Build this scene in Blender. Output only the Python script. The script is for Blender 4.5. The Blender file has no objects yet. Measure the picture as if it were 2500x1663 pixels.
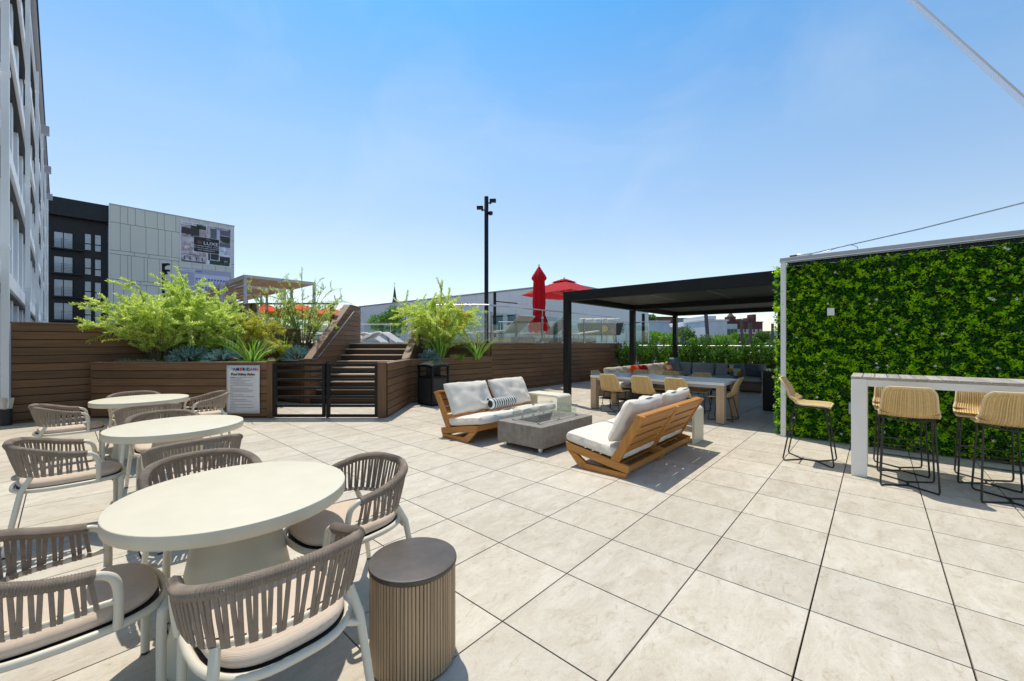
import bpy, math, random
import numpy as np
from mathutils import Vector, Matrix, noise
random.seed(7); RNG = np.random.default_rng(7)
S = bpy.context.scene
COL = S.collection
R = math.radians
# ------------------------------------------------------------------ camera
F, CX, CY, H = 987.0, 1250.0, 838.0, 1.5      # focal length and horizon of the 2500 px wide photograph
cd = bpy.data.cameras.new('camera'); cam = bpy.data.objects.new('camera', cd); COL.objects.link(cam)
cd.sensor_width = 36; cd.lens = 36 * F / 2500; cd.shift_y = 0.0026; cd.clip_start = .05; cd.clip_end = 6000
cam.location = (0, 0, H); cam.rotation_euler = (R(90), 0, 0); S.camera = cam
S.render.resolution_x = 1024; S.render.resolution_y = 681
# ------------------------------------------------------------------ light
SUN_EL, SUN_AZ = 69.0, -25.0                   # azimuth from +Y (view direction), negative = left
sd = Vector((math.sin(R(SUN_AZ)) * math.cos(R(SUN_EL)), math.cos(R(SUN_AZ)) * math.cos(R(SUN_EL)), math.sin(R(SUN_EL))))
W = bpy.data.worlds.new('World'); S.world = W; W.use_nodes = True
nt = W.node_tree; bg = nt.nodes['Background']
sky = nt.nodes.new('ShaderNodeTexSky'); sky.sky_type = 'NISHITA'; sky.sun_disc = False
sky.sun_elevation = R(SUN_EL); sky.sun_rotation = R(SUN_AZ); sky.air_density = 1.0; sky.dust_density = 0.6; sky.ozone_density = 3.0
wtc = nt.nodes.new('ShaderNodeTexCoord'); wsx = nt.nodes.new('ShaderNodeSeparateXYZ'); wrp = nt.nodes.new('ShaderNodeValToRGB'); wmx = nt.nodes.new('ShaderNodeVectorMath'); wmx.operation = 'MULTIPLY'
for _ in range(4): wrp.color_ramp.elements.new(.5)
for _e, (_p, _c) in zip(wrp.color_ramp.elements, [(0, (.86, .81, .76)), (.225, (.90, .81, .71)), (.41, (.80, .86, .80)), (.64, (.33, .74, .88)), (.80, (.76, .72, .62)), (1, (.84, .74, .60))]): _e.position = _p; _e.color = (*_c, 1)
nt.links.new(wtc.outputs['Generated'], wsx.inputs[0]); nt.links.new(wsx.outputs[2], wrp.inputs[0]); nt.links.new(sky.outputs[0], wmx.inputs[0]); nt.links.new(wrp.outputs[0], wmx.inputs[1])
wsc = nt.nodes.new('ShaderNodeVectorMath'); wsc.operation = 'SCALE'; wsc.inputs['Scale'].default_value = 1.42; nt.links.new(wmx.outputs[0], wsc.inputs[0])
wnz = nt.nodes.new('ShaderNodeTexNoise'); wnz.inputs['Scale'].default_value = 2.2; wnz.inputs['Detail'].default_value = 7; wnz.inputs['Roughness'].default_value = .55; wnz.inputs['Distortion'].default_value = .8
wmp = nt.nodes.new('ShaderNodeMapping'); wmp.inputs['Scale'].default_value = (1, 1, 1.7); nt.links.new(wtc.outputs['Generated'], wmp.inputs[0]); nt.links.new(wmp.outputs[0], wnz.inputs['Vector'])
wcr = nt.nodes.new('ShaderNodeValToRGB'); wcr.color_ramp.elements[0].position = .48; wcr.color_ramp.elements[0].color = (0, 0, 0, 1); wcr.color_ramp.elements[1].position = .78; wcr.color_ramp.elements[1].color = (.2, .2, .2, 1)
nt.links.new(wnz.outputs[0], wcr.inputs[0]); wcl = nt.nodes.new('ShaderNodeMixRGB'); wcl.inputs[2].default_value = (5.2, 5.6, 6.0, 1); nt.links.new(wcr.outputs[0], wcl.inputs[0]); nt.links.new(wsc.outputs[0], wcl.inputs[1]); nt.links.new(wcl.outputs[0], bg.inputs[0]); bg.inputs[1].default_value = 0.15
sl = bpy.data.lights.new('sun', 'SUN'); sl.energy = 3.6; sl.angle = R(.5); sl.color = (1, .945, .84)
so = bpy.data.objects.new('sun', sl); COL.objects.link(so); so.rotation_euler = sd.to_track_quat('Z', 'Y').to_euler(); so.location = (0, 0, 30)
S.view_settings.view_transform = 'Standard'; S.view_settings.look = 'None'; S.view_settings.exposure = 0.13; S.view_settings.gamma = 1
# ------------------------------------------------------------------ frames of reference
U = Vector((.669, .743, 0)); V = Vector((.743, -.669, 0)); UA, VA = math.atan2(.743, .669), math.atan2(-.669, .743)
def P(px, py, Y): return Vector(((px - CX) / F * Y, Y, H - (py - CY) / F * Y))
def face(a): return a - math.pi / 2           # rotation that turns local +y to heading a
# ------------------------------------------------------------------ materials
MATS = {}
def nodes_mat(name):
    m = bpy.data.materials.new(name); m.use_nodes = True
    return m, m.node_tree, m.node_tree.nodes['Principled BSDF']
def N(t, kind, **kw):
    n = t.nodes.new(kind)
    for k, v in kw.items():
        if k in n.inputs: n.inputs[k].default_value = v
        else: setattr(n, k, v)
    return n
def ramp(t, fac, stops):
    r = N(t, 'ShaderNodeValToRGB'); e = r.color_ramp.elements
    while len(e) < len(stops): e.new(.5)
    for i, (p, c) in enumerate(stops): e[i].position = p; e[i].color = (*c, 1)
    t.links.new(fac, r.inputs[0]); return r.outputs[0]
def coords(t, scale=(1, 1, 1), world=False, uv=False):
    tc = N(t, 'ShaderNodeTexCoord'); mp = N(t, 'ShaderNodeMapping'); mp.inputs['Scale'].default_value = scale
    if world:
        g = N(t, 'ShaderNodeNewGeometry'); t.links.new(g.outputs['Position'], mp.inputs[0])
    else: t.links.new(tc.outputs['UV' if uv else 'Object'], mp.inputs[0])
    return mp.outputs[0]
def tone(c, k): return tuple(min(1, x * k) for x in c[:3])
def plain(name, c, rough=.6, metal=0, var=.12, scale=8, bump=0, bscale=80, spec=.5, island=0):
    if name in MATS: return MATS[name]
    m, t, b = nodes_mat(name); co = coords(t)
    n = N(t, 'ShaderNodeTexNoise', Scale=scale, Detail=6.0, Roughness=.6); t.links.new(co, n.inputs['Vector'])
    fac = n.outputs[0]
    if island:
        g = N(t, 'ShaderNodeNewGeometry'); a = N(t, 'ShaderNodeMath', operation='MULTIPLY_ADD'); a.inputs[1].default_value = island
        t.links.new(g.outputs['Random Per Island'], a.inputs[0]); t.links.new(fac, a.inputs[2]); s = N(t, 'ShaderNodeMath', operation='SUBTRACT'); s.inputs[1].default_value = island / 2
        t.links.new(a.outputs[0], s.inputs[0]); fac = s.outputs[0]
    t.links.new(ramp(t, fac, [(.25, tone(c, 1 - var)), (.75, tone(c, 1 + var))]), b.inputs['Base Color'])
    b.inputs['Roughness'].default_value = rough; b.inputs['Metallic'].default_value = metal; b.inputs['Specular IOR Level'].default_value = spec
    if bump:
        n2 = N(t, 'ShaderNodeTexNoise', Scale=bscale, Detail=4.0); t.links.new(co, n2.inputs['Vector'])
        bp = N(t, 'ShaderNodeBump', Strength=bump, Distance=.01); t.links.new(n2.outputs[0], bp.inputs['Height']); t.links.new(bp.outputs[0], b.inputs['Normal'])
    MATS[name] = m; return m
def wood(name, c, axis='x', rough=.55, contrast=.35, island=.5, fine=70, stain=.0):
    key = name + '_' + axis
    if key in MATS: return MATS[key]
    m, t, b = nodes_mat(key)
    sc = {'x': (1.3, fine, fine), 'y': (fine, 1.3, fine), 'z': (fine, fine, 1.3)}[axis]
    g = N(t, 'ShaderNodeNewGeometry'); tc = N(t, 'ShaderNodeTexCoord'); mp = N(t, 'ShaderNodeMapping'); mp.inputs['Scale'].default_value = sc
    add = N(t, 'ShaderNodeVectorMath', operation='ADD'); sc3 = N(t, 'ShaderNodeVectorMath', operation='SCALE'); sc3.inputs['Scale'].default_value = 37
    comb = N(t, 'ShaderNodeCombineXYZ'); t.links.new(g.outputs['Random Per Island'], comb.inputs[0]); t.links.new(g.outputs['Random Per Island'], comb.inputs[2])
    t.links.new(comb.outputs[0], sc3.inputs[0]); t.links.new(tc.outputs['Object'], add.inputs[0]); t.links.new(sc3.outputs[0], add.inputs[1]); t.links.new(add.outputs[0], mp.inputs[0])
    n = N(t, 'ShaderNodeTexNoise', Scale=1.0, Detail=5.0, Roughness=.65, Distortion=.6); t.links.new(mp.outputs[0], n.inputs['Vector'])
    col = ramp(t, n.outputs[0], [(.3, tone(c, 1 - contrast)), (.5, c), (.72, tone(c, 1 + contrast))])
    hs = N(t, 'ShaderNodeHueSaturation'); mr = N(t, 'ShaderNodeMapRange'); mr.inputs['To Min'].default_value = 1 - island / 2; mr.inputs['To Max'].default_value = 1 + island / 2
    t.links.new(g.outputs['Random Per Island'], mr.inputs[0]); n5 = N(t, 'ShaderNodeTexNoise', Scale=.9, Detail=5.0, Roughness=.6, Distortion=.8); t.links.new(tc.outputs['Object'], n5.inputs['Vector']); mw = N(t, 'ShaderNodeMixRGB', blend_type='MULTIPLY'); mw.inputs[0].default_value = 1
    t.links.new(col, mw.inputs[1]); t.links.new(ramp(t, n5.outputs[0], [(.3, (.82, .80, .80)), (.7, (1.0, .99, .96))]), mw.inputs[2])
    t.links.new(mr.outputs[0], hs.inputs['Value']); t.links.new(mw.outputs[0], hs.inputs['Color'])
    t.links.new(hs.outputs[0], b.inputs['Base Color']); b.inputs['Roughness'].default_value = rough; b.inputs['Specular IOR Level'].default_value = .35
    bp = N(t, 'ShaderNodeBump', Strength=.25, Distance=.004); t.links.new(n.outputs[0], bp.inputs['Height']); t.links.new(bp.outputs[0], b.inputs['Normal'])
    MATS[key] = m; return m
def leaf(name, cols, trans=.35, rough=.45):
    if name in MATS: return MATS[name]
    m, t, b = nodes_mat(name); g = N(t, 'ShaderNodeNewGeometry')
    k = len(cols); c = ramp(t, g.outputs['Random Per Island'], [((i + .3) / k, x) for i, x in enumerate(cols)])
    t.links.new(c, b.inputs['Base Color']); b.inputs['Roughness'].default_value = rough; b.inputs['Specular IOR Level'].default_value = .35
    tr = N(t, 'ShaderNodeBsdfTranslucent'); hs = N(t, 'ShaderNodeHueSaturation'); hs.inputs['Value'].default_value = 1.5; hs.inputs['Saturation'].default_value = 1.1
    t.links.new(c, hs.inputs['Color']); t.links.new(hs.outputs[0], tr.inputs[0])
    mx = N(t, 'ShaderNodeMixShader'); mx.inputs[0].default_value = trans
    t.links.new(b.outputs[0], mx.inputs[1]); t.links.new(tr.outputs[0], mx.inputs[2]); t.links.new(mx.outputs[0], t.nodes['Material Output'].inputs[0])
    MATS[name] = m; return m
def fabric(name, c, scale=260, strength=.35, var=.1, rough=.9):
    if name in MATS: return MATS[name]
    m, t, b = nodes_mat(name); co = coords(t)
    w1 = N(t, 'ShaderNodeTexWave', Scale=scale / 6, Distortion=.5); w1.bands_direction = 'X'; w2 = N(t, 'ShaderNodeTexWave', Scale=scale / 6, Distortion=.5); w2.bands_direction = 'Z'
    n = N(t, 'ShaderNodeTexNoise', Scale=14.0, Detail=8.0, Roughness=.75)
    for x in (w1, w2, n): t.links.new(co, x.inputs['Vector'])
    t.links.new(ramp(t, n.outputs[0], [(.3, tone(c, 1 - var)), (.7, tone(c, 1 + var))]), b.inputs['Base Color'])
    a = N(t, 'ShaderNodeMath', operation='ADD'); t.links.new(w1.outputs[1], a.inputs[0]); t.links.new(w2.outputs[1], a.inputs[1])
    bp = N(t, 'ShaderNodeBump', Strength=strength, Distance=.003); t.links.new(a.outputs[0], bp.inputs['Height']); t.links.new(bp.outputs[0], b.inputs['Normal'])
    b.inputs['Roughness'].default_value = rough; b.inputs['Specular IOR Level'].default_value = .15
    if 'Sheen Weight' in b.inputs: b.inputs['Sheen Weight'].default_value = .15
    if name in ('red_canvas', 'orange_red_canvas'):
        tr = N(t, 'ShaderNodeBsdfTranslucent'); tr.inputs[0].default_value = (*tone(c, 1.1), 1); mx = N(t, 'ShaderNodeMixShader'); mx.inputs[0].default_value = .35
        t.links.new(b.outputs[0], mx.inputs[1]); t.links.new(tr.outputs[0], mx.inputs[2]); t.links.new(mx.outputs[0], t.nodes['Material Output'].inputs[0])
    MATS[name] = m; return m
def glass(name, tint=(.86, .94, .92), refl=1.0):
    if name in MATS: return MATS[name]
    m = bpy.data.materials.new(name); m.use_nodes = True; t = m.node_tree; t.nodes.remove(t.nodes['Principled BSDF'])
    tr = N(t, 'ShaderNodeBsdfTransparent'); tr.inputs[0].default_value = (*tint, 1); gl = N(t, 'ShaderNodeBsdfGlossy'); gl.inputs['Roughness'].default_value = .02
    lw = N(t, 'ShaderNodeLayerWeight'); pw = N(t, 'ShaderNodeMath', operation='POWER'); pw.inputs[1].default_value = 4.5; fr = N(t, 'ShaderNodeMath', operation='MULTIPLY_ADD'); fr.inputs[1].default_value = .7 * refl; fr.inputs[2].default_value = .05
    t.links.new(lw.outputs['Facing'], pw.inputs[0]); t.links.new(pw.outputs[0], fr.inputs[0]); mx = N(t, 'ShaderNodeMixShader')
    t.links.new(fr.outputs[0], mx.inputs[0]); t.links.new(tr.outputs[0], mx.inputs[1]); t.links.new(gl.outputs[0], mx.inputs[2]); t.links.new(mx.outputs[0], t.nodes['Material Output'].inputs[0])
    MATS[name] = m; return m
def tile_mat():
    m, t, b = nodes_mat('porcelain_paver'); g = N(t, 'ShaderNodeNewGeometry'); tc = N(t, 'ShaderNodeTexCoord')
    comb = N(t, 'ShaderNodeCombineXYZ'); sc3 = N(t, 'ShaderNodeVectorMath', operation='SCALE'); sc3.inputs['Scale'].default_value = 53
    t.links.new(g.outputs['Random Per Island'], comb.inputs[0]); t.links.new(g.outputs['Random Per Island'], comb.inputs[1]); t.links.new(comb.outputs[0], sc3.inputs[0])
    add = N(t, 'ShaderNodeVectorMath', operation='ADD'); t.links.new(tc.outputs['Object'], add.inputs[0]); t.links.new(sc3.outputs[0], add.inputs[1])
    mp = N(t, 'ShaderNodeMapping'); mp.inputs['Scale'].default_value = (1.0, 2.1, 1); t.links.new(add.outputs[0], mp.inputs[0])
    n1 = N(t, 'ShaderNodeTexNoise', Scale=3.0, Detail=10.0, Roughness=.74, Distortion=.7); n2 = N(t, 'ShaderNodeTexNoise', Scale=9.0, Detail=8.0, Roughness=.75, Distortion=1.2); n3 = N(t, 'ShaderNodeTexNoise', Scale=70.0, Detail=4.0, Roughness=.8)
    for x in (n1, n2, n3): t.links.new(mp.outputs[0], x.inputs['Vector'])
    c1 = ramp(t, n1.outputs[0], [(.26, (.46, .40, .315)), (.42, (.54, .485, .395)), (.56, (.60, .55, .46)), (.72, (.66, .615, .525))])
    c2 = ramp(t, n2.outputs[0], [(.27, (.50, .42, .35)), (.37, (.84, .79, .73)), (.47, (1, 1, 1))])
    c3 = ramp(t, n3.outputs[0], [(.32, (.80, .78, .75)), (.5, (1, 1, 1))])
    mx = N(t, 'ShaderNodeMixRGB', blend_type='MULTIPLY'); mx.inputs[0].default_value = .8; t.links.new(c1, mx.inputs[1]); t.links.new(c2, mx.inputs[2])
    mx2 = N(t, 'ShaderNodeMixRGB', blend_type='MULTIPLY'); mx2.inputs[0].default_value = .7; t.links.new(mx.outputs[0], mx2.inputs[1]); t.links.new(c3, mx2.inputs[2])
    hs = N(t, 'ShaderNodeHueSaturation'); mr = N(t, 'ShaderNodeMapRange'); mr.inputs['To Min'].default_value = .94; mr.inputs['To Max'].default_value = 1.07
    t.links.new(g.outputs['Random Per Island'], mr.inputs[0]); t.links.new(mr.outputs[0], hs.inputs['Value']); n4 = N(t, 'ShaderNodeTexNoise', Scale=.55, Detail=6.0, Roughness=.6, Distortion=1.0); t.links.new(tc.outputs['Object'], n4.inputs['Vector'])
    mx3 = N(t, 'ShaderNodeMixRGB', blend_type='MULTIPLY'); mx3.inputs[0].default_value = 1; t.links.new(mx2.outputs[0], mx3.inputs[1]); t.links.new(ramp(t, n4.outputs[0], [(.3, (.90, .88, .85)), (.5, (.99, .985, .975)), (.7, (.96, .955, .95))]), mx3.inputs[2]); t.links.new(mx3.outputs[0], hs.inputs['Color'])
    t.links.new(hs.outputs[0], b.inputs['Base Color']); b.inputs['Roughness'].default_value = .62; b.inputs['Specular IOR Level'].default_value = .3
    bp = N(t, 'ShaderNodeBump', Strength=.18, Distance=.004); t.links.new(n2.outputs[0], bp.inputs['Height']); t.links.new(bp.outputs[0], b.inputs['Normal'])
    return m
M = dict(
    cream=plain('cream_composite', (.67, .61, .465), .5, var=.05, scale=5, bump=.05, bscale=160),
    whitemetal=plain('warm_white_powder_coat', (.68, .63, .51), .4, var=.03, scale=6),
    rope=fabric('taupe_rope', (.53, .415, .315), 900, .9, .2),
    taupe=fabric('taupe_seat_fabric', (.70, .575, .46), 700, .4, .05),
    dark=plain('dark_rubber', (.03, .03, .03), .6),
    black=plain('black_powder_coat', (.009, .009, .01), .45, var=.2, spec=.3),
    blackm=plain('black_rod', (.02, .019, .018), .4),
    tan=plain('tan_woven_cord', (.64, .45, .20), .7, var=.15, scale=40, bump=.4, bscale=300, island=.5),
    tanedge=plain('tan_cord_edge', (.72, .56, .33), .65, var=.1, scale=60, bump=.3, bscale=400),
    cush=fabric('off_white_cushion', (.79, .725, .635), 500, .25, .04),
    sidecream=plain('cream_fibreglass', (.74, .69, .54), .5, var=.03),
    concrete=plain('grey_concrete', (.25, .222, .19), .8, var=.3, scale=11, bump=.3, bscale=60),
    steel=plain('brushed_steel', (.62, .61, .59), .28, metal=1, var=.06),
    alu=plain('grey_aluminium', (.42, .43, .46), .45, var=.06),
    soil=plain('dark_soil', (.035, .025, .017), .95, var=.5, scale=40, bump=.8, bscale=30),
    glass=glass('rail_glass'), fglass=glass('fire_glass', (.93, .97, .96), 1.1),
    pebble=plain('white_pebble', (.68, .66, .63), .6, var=.15, scale=30),
    core=plain('shadow_gap_backing', (.012, .009, .007), .9),
    facade=plain('white_metal_cladding', (.84, .86, .88), .5, var=.06, scale=.6),
    reveal=plain('grey_metal_and_side_shade', (.62, .66, .69), .5, var=.08, scale=.8),
    paint=plain('white_paint', (.78, .78, .77), .5, var=.03),
    winglass=plain('window_glass', (.18, .24, .28), .06, var=.3, scale=.5, spec=.9),
    red=fabric('red_canvas', (.62, .012, .025), 300, .2, .08, .8),
    orange=fabric('orange_red_canvas', (.85, .13, .03), 300, .2, .15, .8),
    bark=plain('brown_bark', (.16, .12, .07), .85, var=.35, scale=20, bump=.6, bscale=40),
    tabletop=plain('white_dining_top', (.84, .83, .80), .35, var=.03),
    tablegrey=plain('blue_grey_dining_top', (.42, .45, .50), .3, var=.05),
    wicker=plain('brown_wicker', (.17, .13, .095), .75, var=.3, scale=60, bump=.8, bscale=200),
    greycush=fabric('grey_blue_cushion', (.36, .385, .40), 400, .25, .06),
    beigecush=fabric('beige_cushion', (.62, .55, .45), 400, .25, .05),
)
LIGHTOAK = (.60, .42, .27); TEAK = (.50, .225, .055); DECKC = (.185, .102, .050)
L_WILLOW = leaf('pale_willow_leaf', [(.50, .62, .10), (.66, .76, .20), (.24, .36, .05), (.84, .88, .46), (.40, .54, .07), (.74, .80, .30)], .5)
L_GOLD = leaf('golden_leaf', [(.55, .52, .09), (.66, .60, .18), (.40, .44, .07)], .45)
L_GREEN = leaf('mid_green_leaf', [(.10, .22, .025), (.17, .33, .035), (.25, .42, .05)], .35)
L_DARK = leaf('dark_green_leaf', [(.025, .075, .012), (.05, .12, .018), (.035, .095, .02)], .25)
L_BRIGHT = leaf('yellow_green_leaf', [(.52, .76, .015), (.74, .88, .04), (.36, .64, .012), (.24, .48, .012)], .6)
L_WALL = leaf('artificial_leaf', [(.06, .24, .01), (.11, .34, .014), (.18, .44, .016), (.035, .15, .015)], .42, .35)
L_BLUE = leaf('blue_spruce_needle', [(.22, .42, .40), (.34, .55, .52), (.12, .27, .25)], .1, .6)
L_FAR = leaf('distant_tree_leaf', [(.05, .11, .025), (.09, .17, .035), (.13, .22, .05)], .3)
L_BLADE = leaf('iris_blade', [(.10, .25, .03), (.20, .38, .06), (.32, .48, .12)], .35, .4)
L_WHITE = leaf('white_flower', [(.85, .85, .8), (.8, .78, .6)], .2)
L_TAN = leaf('dry_bloom', [(.38, .22, .10), (.48, .32, .17)], .2)
# ------------------------------------------------------------------ mesh builder
class MB:
    def __init__(s): s.v = []; s.f = []; s.n = 0
    def add(s, vs, fs):
        s.v.extend([tuple(x) for x in vs]); o = s.n; s.f.extend([tuple(i + o for i in f) for f in fs]); s.n += len(vs); return s
    def box(s, x0, x1, y0, y1, z0, z1, m=None):
        vs = [Vector((x, y, z)) for z in (z0, z1) for y in (y0, y1) for x in (x0, x1)]
        if m: vs = [m @ v for v in vs]
        return s.add(vs, [(0, 2, 3, 1), (4, 5, 7, 6), (0, 1, 5, 4), (2, 6, 7, 3), (0, 4, 6, 2), (1, 3, 7, 5)])
    def bar(s, p, q, w, h, up=Vector((0, 0, 1))):
        p = Vector(p); q = Vector(q); d = (q - p); L = d.length; d.normalize()
        x = d.cross(up)
        if x.length < 1e-4: x = d.cross(Vector((0, 1, 0)))
        x.normalize(); z = x.cross(d).normalized()
        vs = [b + x * a * w / 2 + z * c * h / 2 for b in (p, q) for c in (-1, 1) for a in (-1, 1)]
        return s.add(vs, [(0, 1, 3, 2), (4, 6, 7, 5), (0, 4, 5, 1), (2, 3, 7, 6), (0, 2, 6, 4), (1, 5, 7, 3)])
    def tube(s, pts, r, n=8, closed=False, flat=1.0, cap=True):
        pts = [Vector(p) for p in pts]; k = len(pts); rr = r if isinstance(r, (list, tuple)) else [r] * k
        tans = []
        for i in range(k):
            a = pts[(i - 1) % k] if (closed or i > 0) else pts[0]; b = pts[(i + 1) % k] if (closed or i < k - 1) else pts[-1]
            tans.append((b - a).normalized())
        ref = Vector((0, 0, 1)) if abs(tans[0].z) < .9 else Vector((0, 1, 0))
        x = (ref - tans[0] * ref.dot(tans[0])).normalized(); vs = []
        for i in range(k):
            x = (x - tans[i] * x.dot(tans[i])).normalized(); y = tans[i].cross(x)
            for j in range(n):
                a = 2 * math.pi * j / n; vs.append(pts[i] + (x * math.cos(a) + y * math.sin(a) * flat) * rr[i])
        fs = []
        for i in range(k if closed else k - 1):
            for j in range(n): fs.append((i * n + j, i * n + (j + 1) % n, ((i + 1) % k) * n + (j + 1) % n, ((i + 1) % k) * n + j))
        if not closed and cap: fs.append(tuple(range(n - 1, -1, -1))); fs.append(tuple((k - 1) * n + j for j in range(n)))
        return s.add(vs, fs)
    def lathe(s, prof, n=64, c=(0, 0, 0), sx=1, sy=1):
        vs = []; k = len(prof)
        for r, z in prof:
            for j in range(n): a = 2 * math.pi * j / n; vs.append((c[0] + r * math.cos(a) * sx, c[1] + r * math.sin(a) * sy, c[2] + z))
        fs = [(i * n + j, i * n + (j + 1) % n, (i + 1) * n + (j + 1) % n, (i + 1) * n + j) for i in range(k - 1) for j in range(n)]
        fs.append(tuple(range(n - 1, -1, -1))); fs.append(tuple((k - 1) * n + j for j in range(n)))
        return s.add(vs, fs)
    def prism(s, poly, fn):          # poly 2-D; fn(a,b,side) -> 3-D point, side 0/1
        k = len(poly); vs = [fn(a, b, 0) for a, b in poly] + [fn(a, b, 1) for a, b in poly]
        fs = [tuple(range(k))[::-1], tuple(range(k, 2 * k))] + [(i, (i + 1) % k, k + (i + 1) % k, k + i) for i in range(k)]
        return s.add(vs, fs)
    def grid(s, fn, nu, nv, wrap=False):
        vs = [fn(i / nu, j / nv) for j in range(nv + 1) for i in range(nu + 1)]
        return s.add(vs, [(j * (nu + 1) + i, j * (nu + 1) + i + 1, (j + 1) * (nu + 1) + i + 1, (j + 1) * (nu + 1) + i) for j in range(nv) for i in range(nu)])
    def build(s, name, mat, parent=None, smooth=False, bevel=0, seg=2, solid=0, subsurf=0):
        me = bpy.data.meshes.new(name); me.from_pydata(s.v, [], s.f); me.materials.append(mat)
        if smooth: me.shade_smooth()
        me.update(); o = bpy.data.objects.new(name, me); COL.objects.link(o)
        if parent: o.parent = parent
        fix_normals(me)
        if solid: mo = o.modifiers.new('s', 'SOLIDIFY'); mo.thickness = solid; mo.offset = 0
        if subsurf: mo = o.modifiers.new('u', 'SUBSURF'); mo.levels = mo.render_levels = subsurf
        if bevel:
            mo = o.modifiers.new('b', 'BEVEL'); mo.width = bevel; mo.segments = seg; mo.limit_method = 'ANGLE'; mo.angle_limit = R(40)
            if smooth is False: me.shade_smooth(); me.set_sharp_from_angle(angle=R(35))
        elif smooth: me.set_sharp_from_angle(angle=R(50))
        return o
import bmesh
def fix_normals(me):
    if len(me.polygons) > 30000: return
    b = bmesh.new(); b.from_mesh(me); bmesh.ops.recalc_face_normals(b, faces=b.faces); b.to_mesh(me); b.free()
def tag(o, label=None, cat=None, group=None, kind=None):
    if label: o['label'] = label
    if cat: o['category'] = cat
    if group: o['group'] = group
    if kind: o['kind'] = kind
    return o
def thing(name, label, cat, loc=(0, 0, 0), rz=0, group=None):
    o = bpy.data.objects.new(name, None); COL.objects.link(o); o.empty_display_size = .1
    o.location = loc; o.rotation_euler = (0, 0, rz); return tag(o, label, cat, group)
def struct(o): o['kind'] = 'structure'; return o
def dup(root, loc, rz, label, group=None, scale=None):
    def cp(o, par):
        c = o.copy(); COL.objects.link(c); c.parent = par
        for ch in [x for x in bpy.data.objects if x.parent == o]: cp(ch, c)
        return c
    kids = [x for x in bpy.data.objects if x.parent == root]
    r = root.copy(); COL.objects.link(r); r.location = loc; r.rotation_euler = (0, 0, rz); r['label'] = label
    if group: r['group'] = group
    if scale: r.scale = scale
    for k in kids: cp(k, r)
    return r
def catmull(pts, n):
    pts = [Vector(p) for p in pts]; out = []; k = len(pts) - 1
    for s in range(n + 1):
        t = s / n * k; i = min(int(t), k - 1); f = t - i
        p0 = pts[max(i - 1, 0)]; p1 = pts[i]; p2 = pts[i + 1]; p3 = pts[min(i + 2, k)]
        out.append(.5 * ((2 * p1) + (p2 - p0) * f + (2 * p0 - 5 * p1 + 4 * p2 - p3) * f * f + (3 * p1 - p0 - 3 * p2 + p3) * f ** 3))
    return out
# leaves: fast numpy diamonds
def leaf_mesh(name, mat, pos, dirs, length, width, parent=None, nrm=None, fold=.0):
    pos = np.asarray(pos, float); n = len(pos); dirs = np.asarray(dirs, float); dirs /= np.linalg.norm(dirs, axis=1)[:, None] + 1e-9
    rnd = RNG.normal(size=(n, 3)) if nrm is None else np.asarray(nrm, float) + .35 * RNG.normal(size=(n, 3))
    side = np.cross(dirs, rnd); side /= np.linalg.norm(side, axis=1)[:, None] + 1e-9
    L = (np.asarray(length) * (.7 + .6 * RNG.random(n)))[:, None]; Wd = (np.asarray(width) * (.75 + .5 * RNG.random(n)))[:, None]
    up = np.cross(side, dirs)
    a = pos; b = pos + dirs * L * .45 + side * Wd * .5 + up * Wd * .15; c = pos + dirs * L - up * L * fold; d = pos + dirs * L * .45 - side * Wd * .5 + up * Wd * .15
    vs = np.stack([a, b, c, d], 1).reshape(-1, 3)
    me = bpy.data.meshes.new(name); me.vertices.add(4 * n); me.vertices.foreach_set('co', vs.ravel()); me.loops.add(4 * n); me.loops.foreach_set('vertex_index', np.arange(4 * n))
    me.polygons.add(n); me.polygons.foreach_set('loop_start', np.arange(n) * 4); me.polygons.foreach_set('loop_total', np.full(n, 4)); me.materials.append(mat); me.update(calc_edges=True); me.validate()
    o = bpy.data.objects.new(name, me); COL.objects.link(o)
    if parent: o.parent = parent
    return o
def pillow_mb(w, h, t, n=22, pull=.05, seed=0, wr=.012, ex=.36):
    mb = MB()
    for sgn in (1, -1):
        def fn(a, b):
            u = math.sin((a - .5) * math.pi) * .75 + (2 * a - 1) * .25; v = math.sin((b - .5) * math.pi) * .75 + (2 * b - 1) * .25; e = max(0, (1 - abs(u) ** 4)) * max(0, (1 - abs(v) ** 4)); u_, v_ = u, v; kk = (abs(u) * abs(v)) ** 5
            x = w / 2 * u * (1 - pull * (1 - v * v)) * (1 - .035 * kk); z = h / 2 * v * (1 - pull * (1 - u * u)) * (1 - .05 * kk); y = sgn * t / 2 * e ** ex
            q = noise.noise(Vector((x * 5 + seed, z * 5, sgn * 3.0))) * wr * 1.6 + noise.noise(Vector((x * 3 + z * 9 + seed, z * 2 - x * 8, seed))) * wr
            return Vector((x, y + sgn * q * min(1, e * 3), z + q * .5))
        mb.grid(fn, n, n)
    return mb
def pillow(name, mat, parent, w, h, t, m, seed=0, **kw):
    mb = pillow_mb(w, h, t, seed=seed, **kw); mb.v = [tuple(m @ Vector(v)) for v in mb.v]
    o = mb.build(name, mat, parent, smooth=True); b = bmesh.new(); b.from_mesh(o.data); bmesh.ops.remove_doubles(b, verts=b.verts, dist=.0008); bmesh.ops.recalc_face_normals(b, faces=b.faces); b.to_mesh(o.data); b.free(); o.data.shade_smooth(); return o
def T(x, y, z, rx=0, ry=0, rz=0): return Matrix.Translation((x, y, z)) @ Matrix.Rotation(rz, 4, 'Z') @ Matrix.Rotation(ry, 4, 'Y') @ Matrix.Rotation(rx, 4, 'X')
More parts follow.
